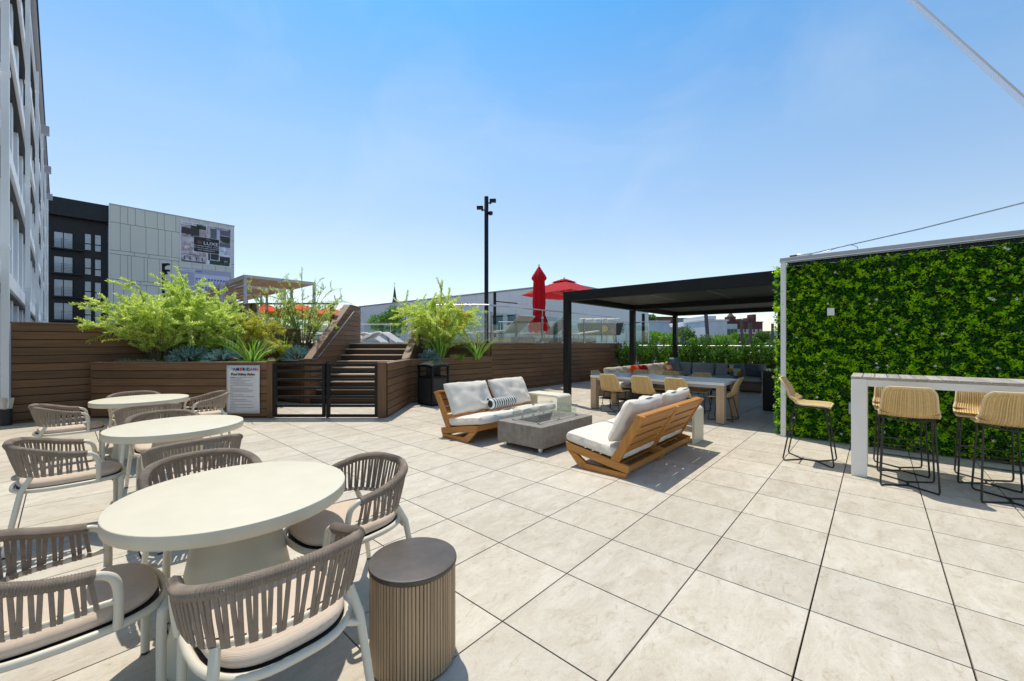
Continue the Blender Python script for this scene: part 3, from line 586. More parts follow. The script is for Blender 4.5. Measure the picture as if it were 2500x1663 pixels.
for (xa, ya, xb, yb) in ((1204, 774, 1227, 812), (1240, 772, 1262, 790), (1310, 800, 1315, 815)):
    a, zt_ = wq(xa, ya); c, zb_ = wq(xb, yb); w = MB().box(a, c, -.03, -.002, zb_, zt_).build('window', M['winglass'], wh); MB().box(a - .06, c + .06, -.06, -.03, zt_, zt_ + .08).box(a - .06, c + .06, -.06, -.03, zb_ - .08, zb_).build('frame', M['black'], w)
for k, (xa, ya, xb, yb) in enumerate(((1500, 785, 1520, 814), (1458, 780, 1482, 800))):
    q0, s0_ = onplane(xa, ya, wC, (wD - wC).normalized()); q1, s1_ = onplane(xb, yb, wC, (wD - wC).normalized()); MB().box(s0_, s1_, -.08, -.055, q1.z, q0.z, m2).build('side_window', M['winglass'], wh)
# right return seen under the pergola is the box side itself
# church spire
sp = thing('church_spire', 'dark slate church spire rising far behind the warehouse', 'church', (-.29 * 200, 200, -7)); slate = plain('slate', (.07, .08, .08), .8, var=.2, scale=.5)
sp.location.x = (963.5 - CX) / F * 200
MB().lathe([(3.3, 14), (.06, 37.0)], 8).build('spire', slate, sp); MB().box(-2.6, 2.6, -2.6, 2.6, 0, 13.99).build('tower', plain('spire_stone', (.25, .2, .17), .9), sp); MB().tube([(0, 0, 37), (0, 0, 38.6)], .07, 6).box(-.4, .4, -.06, .06, 38.0, 38.12).build('cross', M['black'], sp)
# ---- distant town through the pergola
def town(name, label, x0, x1, ytop, Y, col, depth=14, rot=0, wins=None, roof=None, cat='building', var=.12, wcol=None):
    a = P(x0, ytop, Y); b_ = P(x1, ytop, Y); w = b_.x - a.x; h = a.z + 7
    t = thing(name, label, cat, ((a.x + b_.x) / 2, Y, -7), rot)
    MB().box(-w / 2, w / 2, 0, depth, 0, h).build('wall', plain('town_' + name + '_%d' % int(x0), col, .8, var=var, scale=.6, island=0), t)
    if roof: MB().box(-w / 2 - .15, w / 2 + .15, -.15, depth + .15, h + .002, h + .25).build('roof_edge', plain('town_roof_%d' % int(x0), roof, .7), t)
    if wins:
        nx, zs, ww, hh = wins
        for k in range(nx):
            for z in zs:
                x = -w / 2 + w * (k + .5) / nx; f = MB().box(x - ww / 2, x + ww / 2, -.06, -.003, h - z - hh, h - z).build('window', wcol or M['winglass'], t)
                MB().box(x - ww / 2 - .06, x + ww / 2 + .06, -.1, -.061, h - z - hh - .1, h - z - hh - .003).build('sill', M['paint'], f)
    return t
town('pale_blue_building', 'pale blue boxy building beside the warehouse under the pergola', 1581, 1634, 787, 60, (.46, .55, .62), roof=(.5, .52, .55), wins=(1, (4.5,), .4, 3))
bt = town('brick_building', 'brown brick building partly hidden by the pergola post with pale blocked windows', 1604, 1652, 776, 95, (.17, .09, .06), roof=(.08, .05, .04), wins=(5, (2.2, 5.2), 1.0, 1.6), wcol=plain('blocked_window', (.5, .42, .33), .8))
tt = town('mural_building', 'building with a colourful blue mural right of the pergola post', 1652, 1700, 779, 100, (.28, .38, .50), roof=(.1, .1, .1))
mu = cellmat('mural_print', (.08, .2, .45), (.55, .62, .62), .5); h_ = P(0, 783, 100).z + 7
MB().box(-2.3, 2.35, -.12, -.05, 2, h_ - .3).build('mural', mu, tt)
for q, c in enumerate(((.75, .35, .1), (.8, .65, .2), (.6, .2, .15))): MB().box(-2.2 + q * .55, -1.8 + q * .6, -.16, -.121, h_ - 4.5 - q, h_ - 1.2 - q * .8).build('mural_figure', plain('mural_%d' % q, c, .7, var=.3), tt)
town('low_white_roof_house', 'low house with pale flat roof before the mural building', 1632, 1722, 802, 70, (.62, .60, .57), roof=(.66, .63, .6), wins=(4, (1.6,), .7, 1))
town('dark_chimney_house', 'small dark brick house showing left of the white stepped building', 1712, 1724, 787, 110, (.08, .06, .055))
ws = town('white_stepped_building', 'white rendered building with stepped roof under the pergola', 1722, 1775, 784, 62, (.66, .68, .70), roof=(.7, .7, .7), wins=(2, (2.2,), .5, 1.2))
MB().box(-1.6, .1, .2, 8, P(0, 784, 62).z + 7.3, P(0, 771, 62).z + 7).build('upper_storey', MATS['town_white_stepped_building_1722'], ws)
town('white_annex', 'narrow white annex with green and dark windows right of the white building', 1775, 1800, 791, 64, (.60, .62, .63), wins=(3, (.8, 2.9), .45, 1.3), wcol=plain('green_window', (.04, .12, .07), .3))
br = town('brick_mansion', 'dark red brick building with towers on the skyline right', 1776, 1862, 787, 130, (.11, .035, .03), roof=(.05, .04, .04), wins=(8, (2.2, 6), .9, 2))
zb2 = P(0, 787, 130).z + 7
for x, w, hh in ((-3.6, 1.8, 1.9), (1.8, .7, 1.5), (3.4, .9, 2.6), (-1.0, .5, 1.2)): MB().box(x - w / 2, x + w / 2, .5, 4, zb2 + .3, zb2 + hh).build('tower', MATS['town_brick_mansion_1776'], br)
MB().lathe([(1.2, 0), (.3, 1.2), (.05, 1.5)], 8, (-3.6, 2, zb2 + 1.9)).build('turret_roof', slate, br)
town('red_brick_house', 'low bright red brick building with white cornice below the mansion', 1799, 1856, 815, 75, (.42, .06, .045), roof=(.6, .55, .5))
town('red_brick_house', 'bright red brick end wall beside the green wall', 1876, 1900, 822, 80, (.42, .07, .05))
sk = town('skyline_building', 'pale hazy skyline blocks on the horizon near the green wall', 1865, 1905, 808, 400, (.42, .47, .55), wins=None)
for x, y, Y, l in ((1725, 750, 58, 'leaning dark utility pole in front of the white stepped building'), (1811, 780, 55, 'thin brown utility pole before the brick mansion'), (1832, 788, 50, 'pale grey utility pole before the tree'), (1886, 790, 52, 'dark utility pole beside the green wall')):
    p = P(x, y, Y); w = {1725: .26, 1832: .2}.get(x, .16); lean = -.9 if x == 1725 else 0
    tag(MB().tube([(p.x - lean, Y, -7), (p.x + lean * .2, Y, p.z)], w, 8).build('utility_pole', plain('weathered_pole', (.12, .10, .09), .9)), l, 'pole')
# ================================================================== PERGOLA
P1 = Vector((1.375, 10.04, 0))
pg = thing('black_pergola', 'large black louvred pergola over the dining table and the corner sofa', 'pergola', P1, UA)   # local x = U, local y = -V
PX, PW, ZB, ZP = 7.35, -8.2, 2.536, 2.77
for x in (0, 3.62, 7.25):
    for y in (0, PW):
        p = MB().box(x - .075, x + .075, y - .075, y + .075, 0.002, ZB).build('post', M['black'], pg, bevel=.004); MB().box(x - .077, x + .077, y - .077, y + .077, 0.001, .055).build('base_trim', M['alu'] if x == 0 else M['black'], p)
MB().box(-.075, .075, PW - .075, .075, ZB + .001, ZP).build('front_beam', M['black'], pg, bevel=.004)
MB().box(7.175, 7.325, PW - .075, .075, ZB + .001, ZP).build('rear_beam', M['black'], pg, bevel=.004)
for x in (3.62,): MB().box(x - .075, x + .075, PW + .076, -.076, ZB + .001, ZP).build('middle_beam', M['black'], pg, bevel=.004)
for y in (0, PW):
    for a, b in ((.076, 3.544), (3.696, 7.174)): MB().box(a, b, y - .075, y + .075, ZB + .001, ZP).build('side_beam', M['black'], pg, bevel=.004)
lv = plain('charcoal_louvre', (.075, .075, .072), .45, var=.15)
for a in (.08, 3.70):
    for k in range(38):
        y = -.08 - k * .2125
        if y < PW + .2: break
        MB().box(a, a + 3.46, y - .207, y, ZP - .09, ZP - .05).build('louvre', lv, pg)
lt = MB()
for y in (-1.6, -2.9, -4.2, -5.5): lt.box(.3, 3.3, y - .012, y + .012, ZP - .096, ZP - .091)
lt.build('light_strip', M['alu'], pg)
# ================================================================== GREEN WALL
G0 = Vector((4.44, 6.59, 0)); GLn = 3.9
gw = thing('green_wall', 'tall wall covered with green artificial foliage and small white flowers', 'green wall', G0, VA)   # local x = V, local -y faces the patio
MB().box(-.10, GLn, .03, .25, .02, 2.74).build('backing', plain('dark_green_backing', (.012, .03, .008), .9), gw)
n = 26000
def wallpts(n, x0, x1, z0, z1, d0, d1): return np.stack([RNG.uniform(x0, x1, n), -RNG.uniform(d0, d1, n), RNG.uniform(z0, z1, n)], 1)
def nz(p, s, o=0): return np.array([noise.noise(Vector((q[0] * s + o, q[2] * s, 3))) for q in p])
p = wallpts(44000, -.13, GLn, .02, 2.76, -.03, .05); bump = nz(p, 5) * .045; p[:, 1] -= bump
p[:, 1] -= np.maximum(0, nz(p, 13, 4)) * .035
d = np.stack([RNG.normal(0, .8, len(p)), -np.abs(RNG.normal(.6, .3, len(p))), RNG.normal(-.15, .6, len(p))], 1)
leaf_mesh('foliage_panel', L_WALL, p, d, .042, .023, gw, nrm=np.tile([0, -.45, .9], (len(p), 1)))
c = wallpts(7600, -.13, GLn, .04, 2.74, .02, .075); k = nz(c, 9, 9) + nz(c, 20, 5) * .7; c = c[k > .03]
c[:, 1] -= .02
pp = np.repeat(c, 7, 0) + RNG.normal(0, .012, (len(c) * 7, 3)); a = RNG.uniform(0, 2 * np.pi, len(pp)); dd = np.stack([np.cos(a), -.55 + 0 * a, np.sin(a) * .8 + .25], 1)
leaf_mesh('bright_sprigs', L_BRIGHT, pp, dd, .031, .018, gw, nrm=np.tile([0, -.8, .5], (len(pp), 1)))
ps, ds, fp = [], [], []
for i in range(8):
    for j in range(6):
        x = .15 + i * .52 + random.uniform(-.06, .06) + (j % 2) * .12; z = .32 + j * .47 + random.uniform(-.05, .05)
        for q in range(26): a = random.gauss(-math.pi / 2, .75); ps.append((x + random.gauss(0, .02), -.06, z + random.gauss(0, .02))); ds.append((math.cos(a) * .9, -.35, math.sin(a) * .8 + .15))
        for q in range(random.choice((0, 1, 1, 2, 3))): fp.append((x + random.uniform(-.12, .14), -.115, z - random.uniform(.04, .16)))
leaf_mesh('grass_tufts', L_DARK, ps, ds, .15, .006, gw)
fp = np.array(fp); q = np.repeat(fp, 5, 0); a = np.tile(np.arange(5) * 2 * np.pi / 5, len(fp)); leaf_mesh('flowers', L_WHITE, q, np.stack([np.cos(a), -.25 + 0 * a, np.sin(a)], 1), .022, .011, gw, nrm=np.tile([0, -1, 0], (len(q), 1)))
tag(MB().box(0, .085, -.09, -.06, 2.2, 2.31).build('white_plate', M['paint'], None), 'small white blank plate high on the green wall', 'plate')
bpy.data.objects['white_plate'].location = G0 + V * .56 + Vector((0, 0, -.28)); bpy.data.objects['white_plate'].rotation_euler = (0, 0, VA); bpy.data.objects['white_plate'].location += U * -.03
t = thing('wall_frame', 'pale metal post and top beam framing the green wall', 'frame', G0, VA)
MB().box(-.035, .035, -.12, -.05, .001, 2.80).build('post', M['paint'], t, bevel=.004)
MB().box(-.045, GLn, -.13, -.02, 2.801, 2.87).build('beam', M['alu'], t, bevel=.004); MB().box(-.05, GLn, -.136, -.131, 2.80, 2.812).build('lip', M['paint'], t); MB().box(.04, GLn, -.02, .02, 2.74, 2.80).build('gap_track', M['black'], t)
MB().box(0, GLn, .0, .28, 2.86, 2.885).build('coping', M['reveal'], t)
t = thing('control_box', 'black flat box lying on the corner of the pale beam', 'box', G0 + V * .18 + Vector((0, 0, 2.872)), VA); MB().box(-.10, .16, -.07, .06, 0, .035).build('lid', M['black'], t, bevel=.004); MB().box(.0, .2, -.10, -.072, 0, .03).build('bracket', M['steel'], t, bevel=.004)
t = thing('outlet_box', 'grey weatherproof outlet box on the green wall behind the white bar table leg', 'outlet', G0 + V * .86 + U * -.11 + Vector((0, 0, .46)), VA); MB().box(-.05, .07, -.03, .03, 0, .17).build('housing', M['alu'], t, bevel=.006); MB().box(-.02, .03, -.036, -.031, .05, .13).build('cover', M['paint'], t, bevel=.003)
# sail cables
a = G0 + V * .33 - U * .1 + Vector((0, 0, 2.885)); b = P(2500, 488, 3.4); b2_ = b + (b - a).normalized() * 3
tag(MB().tube([a, a.lerp(b2_, .33) + Vector((0, 0, -.03)), b2_], .007, 8).build('sail_cable', M['steel']), 'thin grey cable rising right from the corner of the green wall frame', 'cable')
lo = G0 + V * .9 - U * .05 + Vector((0, 0, 2.87)); tag(MB().tube(catmull([lo, lo + V * .0 + Vector((0, 0, .05)), lo - V * .12 + Vector((0, 0, .09)), lo - V * .4 + Vector((0, 0, .02))], 20), .006, 8).build('hose_loop', M['steel'], None, smooth=True), 'small grey hose loop on top of the green wall frame', 'hose')
a = P(2232, -3, 2.2); b = P(2500, 236, 1.75); dv = (b - a)
cbl = thing('ghost_strap', 'wide pale ghost strap along a dark cable at the upper right corner', 'strap', a)  # pale band added to imitate the cable's ghost image
MB().tube([-dv * 7, dv * 2.2], .0042, 8).build('cable', M['alu'], cbl)
dn = dv.normalized(); perp = dn.cross(Vector((0, 1, 0))).normalized(); perp = perp if perp.z < 0 else -perp
sb = MB()
q0 = dv * -7; q1 = dv * 2.2; w2 = Vector((0, .0015, 0))
sb.add([q0 + perp * .003, q1 + perp * .003, q1 + perp * .05, q0 + perp * .05, q0 + perp * .003 + w2, q1 + perp * .003 + w2, q1 + perp * .05 + w2, q0 + perp * .05 + w2], [(0, 1, 2, 3), (7, 6, 5, 4), (3, 2, 6, 7), (0, 4, 5, 1)])
mm, tt_, bb_ = nodes_mat('sheer_ghost_band'); bb_.inputs['Base Color'].default_value = (.7, .72, .78, 1); bb_.inputs['Alpha'].default_value = .42; bb_.inputs['Roughness'].default_value = .8
sb.build('ghost_band', mm, cbl)
# ================================================================== BAR TABLE AND STOOLS
B0 = Vector((3.85, 4.59, 0))
bt_ = thing('bar_table', 'long white bar height table with grey plank top by the green wall', 'table', B0, VA)   # x = V, y = U
LT, DT, ZT_ = 2.6, .7, 1.125
for x in (0, LT - .137):
    for y in (0, DT - .09): MB().box(x, x + .137, y, y + .09, 0.002, ZT_ - .026).build('leg', plain('bar_table_white', (.86, .84, .79), .45, var=.03), bt_, bevel=.004)
for y in (0, DT - .05): MB().box(.1375, LT - .1375, y + .004, y + .046, ZT_ - .105, ZT_ - .03).build('apron', MATS['bar_table_white'], bt_, bevel=.003)
pk = MB(); x = -.004
while x < LT: pk.box(x, min(x + .098, LT + .004), -.006, DT + .006, ZT_ - .022, ZT_); x += .104
pk.build('plank_top', wood('grey_weathered_plank', (.48, .45, .40), 'y', .7, .3, .35, 70), bt_, bevel=.003)
def woven_seat(t, h, wb, ws_, backh, depth, cords, sc=1.0):
    """one-piece woven shell: profile from back top to seat front; +y is forward"""
    prof = catmull([(0, -depth * .62 - .03, h + backh), (0, -depth * .56, h + backh * .62), (0, -depth * .48, h + backh * .25), (0, -depth * .36, h + .035), (0, -depth * .15, h + .004), (0, depth * .15, h + .008), (0, depth * .42, h + .012), (0, depth * .5, h + .002)], 30)
    n = len(prof)
    def W(i): f = i / (n - 1); return (wb + (ws_ - wb) * min(1, f / .42)) / 2 - (.045 * (1 - f / .1) ** 2 if f < .1 else 0) - (.03 * ((f - .92) / .08) ** 2 if f > .92 else 0)
    def pt(u, i):        # u in [-1,1]
        q = prof[i]; w = W(i); f = i / (n - 1); dish = .05 * u * u * math.sin(math.pi * min(1, f * 1.15)) * (1 if f < .5 else .5)
        return Vector((w * u, q.y + (dish if f < .45 else 0), q.z + (dish * .6 if f >= .3 else 0)))
    mb = MB()
    for k in range(cords):
        u = -1 + 2 * (k + .5) / cords; mb.tube([pt(u, i) for i in range(n)], .49 * ws_ / cords, 6)
    mb.build('woven_shell', M['tan'], t, smooth=True)
    wf_ = MB()
    for i in range(1, n - 1): wf_.tube([pt(-1 + 2 * j / 10, i) + Vector((0, -.002, -.003)) for j in range(11)], .0035, 5)
    wf_.build('weft', M['tan'], t, smooth=True)
    edge = [pt(-1, i) for i in range(n)] + [pt(-1 + .2 * j, n - 1) for j in range(1, 10)] + [pt(1, i) for i in range(n - 1, -1, -1)] + [pt(1 - .2 * j, 0) for j in range(1, 10)]
    MB().tube(edge, .0115, 8, closed=True).build('rim', M['tanedge'], t, smooth=True)
def sled(t, h, fw, fd, tw, td, foot, r=.0085):
    z0 = r
    for s in (-1, 1):
        MB().tube(catmull([(s * tw, td, h - .012), (s * fw, fd, .05), (s * fw * .97, fd * .96, z0)], 3)[:0] + [Vector((s * tw, td, h - .01)), Vector((s * fw, fd, .035)), Vector((s * fw * .975, fd * .965, z0 + .004)), Vector((s * fw * .9, fd * .86, z0)), Vector((0, .07, z0))], r, 8).build('front_leg', M['blackm'], t, smooth=True)
        MB().tube([Vector((s * tw, -td * .8, h - .0)), Vector((s * fw, -fd, .035)), Vector((s * fw * .975, -fd * .965, z0 + .004)), Vector((s * fw * .9, -fd * .86, z0)), Vector((0, -.07, z0))], r, 8).build('rear_leg', M['blackm'], t, smooth=True)
        MB().tube([(s * tw, -td * .8, h - .002), (s * tw, td, h - .012)], r, 8).build('seat_rail', M['blackm'], t, smooth=True)
    MB().tube([(0, -.075, z0 + .001), (0, .075, z0 + .001)], r * 1.15, 8).build('floor_spine', M['blackm'], t, smooth=True)
    MB().tube([(-tw, td * .9, h - .012), (0, td * .9, h - .03), (tw, td * .9, h - .012)], r, 8).tube([(-tw, -td * .75, h), (0, -td * .75, h - .03), (tw, -td * .75, h)], r, 8).build('seat_brace', M['blackm'], t, smooth=True)
    if foot:
        f = (h - foot) / h
        for sg, dd in ((1, fd * f + td * (1 - f)), (-1, fd * f + td * .8 * (1 - f))):
            MB().tube([(-(fw * f + tw * (1 - f)), sg * dd, foot), ((fw * f + tw * (1 - f)), sg * dd, foot)], r * .95, 8).build('footrest', M['blackm'], t, smooth=True)
def barstool(name, label, loc, rz):
    t = thing(name, label, 'stool', loc, rz, 'woven bar stools around the white bar table'); woven_seat(t, .72, .38, .45, .33, .44, 24); sled(t, .715, .215, .255, .19, .17, .33); return t
s1 = barstool('bar_stool', 'tan woven bar stool facing right at the near-left end of the white bar table', Vector((3.80, 5.16, 0)), face(VA))
def bpos(v, u): return B0 + V * v + U * u
dup(s1, bpos(.46, .02), face(UA), 'tan woven bar stool seen from behind just right of the white table leg')
dup(s1, bpos(.42, .66), face(UA) + math.pi + .06, 'woven bar stool across the bar table, hidden behind the stool right of the leg')
dup(s1, bpos(1.16, .02), face(UA), 'tan woven bar stool seen from behind, cut off by the right picture edge')
dup(s1, bpos(1.09, .66), face(UA) + math.pi - .05, 'woven bar stool across the bar table, beside the stool cut off by the right edge')
# ================================================================== DINING TABLE AND CHAIRS
D0 = Vector((1.80, 9.30, 0))
dt = thing('dining_table', 'long white topped dining table with pale oak legs under the pergola', 'table', D0, VA)
DL, DD_ = 2.82, 1.12; OAK = wood('pale_oak', LIGHTOAK, 'z', .6, .14, .1, 50)
MB().box(0, DL, 0, DD_, .715, .768).build('top_frame', M['tabletop'], dt, bevel=.004); MB().box(.045, DL - .045, .045, DD_ - .045, .7685, .7715).build('top_inlay', M['tablegrey'], dt)
for x in (.005, DL - .145):
    for y in (.005, DD_ - .145): lg = MB().box(x, x + .14, y, y + .14, .012, .714).build('leg', OAK, dt, bevel=.004); MB().box(x + .01, x + .13, y + .01, y + .13, .001, .012).build('foot', M['dark'], lg)
MB().box(.15, DL - .15, .03, .06, .66, .712).box(.15, DL - .15, DD_ - .06, DD_ - .03, .66, .712).build('apron', M['alu'], dt)
def dpos(v, u): return D0 + V * v + U * u
ch = thing('dining_chair', 'tan woven dining chair, leftmost of the three seen from behind', 'chair', dpos(.62, -.02), face(UA), 'woven chairs around the dining table'); woven_seat(ch, .45, .40, .47, .38, .46, 24); sled(ch, .445, .21, .22, .17, .16, 0, .0075)
gr_ = None
dup(ch, dpos(1.34, -.02), face(UA) + .03, 'tan woven dining chair, middle of the three seen from behind at the dining table')
dup(ch, dpos(2.05, -.03), face(UA) - .04, 'tan woven dining chair seen from behind just above the right teak sofa')
for v, l in ((.56, 'far side woven dining chair, leftmost of the three facing the camera'), (1.28, 'far side woven dining chair, middle of the three facing the camera'), (1.98, 'far side woven dining chair, rightmost of the three facing the camera')): dup(ch, dpos(v, DD_ + .08), face(UA) + math.pi, l)
dup(ch, dpos(.10, .56), face(VA), 'tan woven dining chair at the left end of the dining table near the pergola post')
dup(ch, dpos(2.66, .56), face(VA) + math.pi, 'tan woven dining chair at the right end of the dining table, seen from the side')
# ================================================================== TEAK SOFAS
TK = {a: wood('teak', TEAK, a, .5, .28, .3, 45) for a in 'xyz'}
def sofa_module(t, x0, seed, hasside=True):
    """x = length, +y = facing; origin at front skid line; module 1 m wide"""
    Wm = .985
    for xs in (x0, x0 + Wm - .045):
        pr = lambda poly, mat, nm: MB().prism(poly, lambda s, z, q: (xs + .045 * q, -s, z)).build(nm, mat, t, bevel=.003)
        pr([(-.0, .0), (.585, .0), (.60, .062), (.02, .075)], TK['y'], 'skid')
        pr([(-.21, .286), (-.185, .192), (.585, .064), (.612, .064), (.627, .146)], TK['y'], 'side_rail')
        pr([(-.183, .19), (-.001, .0), (.085, .076), (-.055, .166)], TK['y'], 'front_leg')
        pr([(.40, .186), (.505, .168), (.80, .690), (.715, .712)], TK['z'], 'back_post')
    a, b = x0 + .0455, x0 + Wm - .0455
    MB().prism([(-.195, .280), (-.172, .19), (-.145, .19), (-.165, .275)], lambda s, z, q: (a + (b - a) * q, -s, z)).build('front_beam', TK['x'], t, bevel=.003)
    MB().prism([(.60, .064), (.575, .064), (.60, .14), (.625, .14)], lambda s, z, q: (a + (b - a) * q, -s, z)).build('rear_beam', TK['x'], t, bevel=.003)
    for k in range(6):
        s = -.10 + k * .105; z = .268 - (s + .21) * .167; MB().box(a, b, -s - .047, -s + .047, z - .045, z - .03).build('seat_slat', TK['x'], t)
    MB().box(a, b, -.53, -.44, .062, .078).build('tray_slat', TK['x'], t)
    e = Vector((0, -(.715 - .40), .712 - .186)).normalized(); nrm = Vector((0, -e.z, e.y)) # up-slope and rearward
    for k in range(4):
        c0 = Vector((0, -.44, .205)) + e * (.09 + k * .13 if k else -.02); c1 = c0 + e * ((.21, .10, .10, .145)[k])
        f = -nrm * .0
        MB().add([Vector((xx, 0, 0)) + q + nrm * w for w in (.03, .052) for q in (c0, c1) for xx in (a, b)], [(0, 1, 3, 2), (4, 6, 7, 5), (0, 4, 5, 1), (2, 3, 7, 6), (0, 2, 6, 4), (1, 5, 7, 3)]).build('back_slat', TK['x'], t, bevel=.003)
    MB().prism([(.70, .700), (.80, .682), (.812, .706), (.712, .727)], lambda s, z, q: (x0 - .006 + (Wm + .012) * q, -s, z)).build('top_rail', TK['x'], t, bevel=.004)
    # cushions
    th = R(8.5)
    o = pillow('seat_cushion', M['cush'], t, .97, .78, .15, T(x0 + Wm / 2, -.15, .298, rx=R(90) + th), seed=seed, pull=.012, wr=.006, ex=.17)
    o = pillow('back_cushion', M['cush'], t, .95, .55, .18, T(x0 + Wm / 2, -.485, .610, rx=R(28)), seed=seed + 5, pull=.06, wr=.019)
sA = thing('teak_sofa', 'teak two seat sofa with white cushions and striped bolster, left of the fire table', 'sofa', (-.683, 6.05, 0), face(VA))
# local +y = V, local +x = -U*? -> face(VA) gives x axis = V rotated -90... module runs along -x
for k in range(2): sofa_module(sA, -1.0 * (k + 1) + .0, 11 + k)
sB = thing('teak_sofa', 'teak two seat sofa seen from behind, right of the fire table', 'sofa', (.815, 4.846, 0), face(VA) + math.pi)
for k in range(2): sofa_module(sB, 1.0 * k, 31 + k)
for o_ in (sA, sB):
    x = -1.0 if o_ is sA else 1.0
# bolster
bo = thing('bolster_pillow', 'green and white striped bolster lying on the left teak sofa', 'pillow', Vector((-.683, 6.05, 0)) + U * 1.02 + V * (-.22) + Vector((0, 0, .485)), UA)
m, t, b = nodes_mat('striped_canvas'); co = coords(t); w = N(t, 'ShaderNodeSeparateXYZ'); t.links.new(co, w.inputs[0]); mu_ = N(t, 'ShaderNodeMath', operation='MULTIPLY'); mu_.inputs[1].default_value = 1 / .054; fr__ = N(t, 'ShaderNodeMath', operation='FRACT'); gt = N(t, 'ShaderNodeMath', operation='GREATER_THAN'); gt.inputs[1].default_value = .5
t.links.new(w.outputs[0], mu_.inputs[0]); t.links.new(mu_.outputs[0], fr__.inputs[0]); t.links.new(fr__.outputs[0], gt.inputs[0]); t.links.new(ramp(t, gt.outputs[0], [(.4, (.018, .032, .028)), (.6, (.78, .79, .76))]), b.inputs['Base Color']); b.inputs['Roughness'].default_value = .9
pr_ = [(.001, -.30), (.055, -.30), (.082, -.285), (.09, -.26)] + [(.09 + .002 * math.sin(k * 1.7), -.24 + k * .04) for k in range(13)] + [(.09, .26), (.08, .285), (.055, .30), (.001, .30)]
mb = MB().lathe([(r, z) for r, z in pr_], 28); mb.v = [(z, x, y) for x, y, z in mb.v]; mb.build('cover', m, bo, smooth=True)
MB().tube(catmull([(-.30, 0, .03), (-.33, .02, .09), (-.31, .05, .06)], 8), .009, 6).tube(catmull([(-.12, .08, .06), (-.14, .12, .12), (-.1, .1, .07)], 8), .009, 6).build('tie', M['black'], bo)
# cream waterfall side tables
def sidetable(name, label, loc):
    t = thing(name, label, 'side table', loc, UA)   # x=U, y=-V
    Lz, D, wdt, th, r = .53, .86, .42, .035, .07
    def arc(cx, cz, rr, a0, a1, n=6): return [(cx + rr * math.cos(a0 + (a1 - a0) * k / n), cz + rr * math.sin(a0 + (a1 - a0) * k / n)) for k in range(n + 1)]
    outer = [(0, 0)] + arc(r, Lz - r, r, math.pi, math.pi / 2) + arc(D - r, Lz - r, r, math.pi / 2, 0) + [(D, 0)]
    inner = [(D - th, 0)] + arc(D - r, Lz - r, r - th, 0, math.pi / 2) + arc(r, Lz - r, r - th, math.pi / 2, math.pi) + [(th, 0)]
    mb = MB(); k = len(outer); inn = inner[::-1]
    vs = [(s * wdt, y, z + .002) for s in (0, 1) for y, z in outer] + [(s * wdt, y, z + .002) for s in (0, 1) for y, z in inn]
    fs = []
    for i in range(k - 1): fs += [(i, i + 1, k + i + 1, k + i), (2 * k + i, 3 * k + i, 3 * k + i + 1, 2 * k + i + 1), (i, 2 * k + i, 2 * k + i + 1, i + 1), (k + i, k + i + 1, 3 * k + i + 1, 3 * k + i)]
    for i in (0, k - 1): fs.append((i, k + i, 3 * k + i, 2 * k + i))
    mb.add(vs, fs); mb.build('shell', M['sidecream'], t, smooth=True); MB().box(.02, wdt - .02, th + .001, D - th - .001, .17, .19).build('lower_shelf', M['sidecream'], t)
    return t
sidetable('side_table', 'cream waterfall side table at the far end of the left teak sofa', Vector((.82, 7.40, 0)) + U * .03 + V * .02)
sidetable('side_table', 'cream waterfall side table at the far end of the right teak sofa', Vector((2.613, 5.97, 0)) + U * .06 + V * .06)
# ================================================================== FIRE TABLE
FP = Vector((.396, 5.40, 0)); ft = thing('fire_table', 'grey concrete fire table with glass guard between the teak sofas', 'fire pit', FP, UA)   # x=U, y=-V
FX, FY = 1.30, .82
mb = MB(); mb.box(0, FX, 0, .16, .075, .367).box(0, FX, FY - .16, FY, .075, .367).box(0, .2, .16, FY - .16, .075, .367).box(FX - .2, FX, .16, FY - .16, .075, .367); mb.box(.2, FX - .2, .16, FY - .16, .075, .20)
# one clean outer body with a recessed trough
def ring(z, x0, x1, y0, y1): return [(x0, y0, z), (x1, y0, z), (x1, y1, z), (x0, y1, z)]
rv = ring(.075, 0, FX, 0, FY) + ring(.367, 0, FX, 0, FY) + ring(.367, .22, FX - .22, .24, FY - .2) + ring(.25, .36, FX - .36, .30, FY - .26)
fs = [(3, 2, 1, 0), (12, 13, 14, 15)] + [(i, (i + 1) % 4, 4 + (i + 1) % 4, 4 + i) for i in range(4)] + [(4 + i, 4 + (i + 1) % 4, 8 + (i + 1) % 4, 8 + i) for i in range(4)] + [(8 + i, 8 + (i + 1) % 4, 12 + (i + 1) % 4, 12 + i) for i in range(4)]
MB().add(rv, fs).build('body', M['concrete'], ft, bevel=.006)
for x in (.09, FX - .09):
    for y in (.09, FY - .09): MB().lathe([(.036, .001), (.036, .074)], 24, (x, y, 0)).build('foot', M['steel'], ft, smooth=True)
gx0, gx1, gy0, gy1 = .17, FX - .17, .19, FY - .15
for a, b_ in (((gx0, gy0), (gx0, gy1)), ((gx1, gy0), (gx1, gy1)), ((gx0, gy0), (gx1, gy0)), ((gx0, gy1), (gx1, gy1))): MB().box(a[0] - .003, b_[0] + .003, a[1] - .003, b_[1] + .003, .385, .54).build('glass_guard', M['fglass'], ft)
for x in (gx0, (gx0 + gx1) / 2, gx1):
    for y in (gy0, gy1):
        for z in (.372, .528): MB().box(x - .016, x + .016, y - .012, y + .012, z, z + .02).build('clip', M['steel'], ft, bevel=.003)
for x in (gx0 + .22, gx1 - .22): MB().box(x - .012, x + .012, gy1 - .008, gy1 + .012, .37, .405).build('clip', M['steel'], ft, bevel=.003)
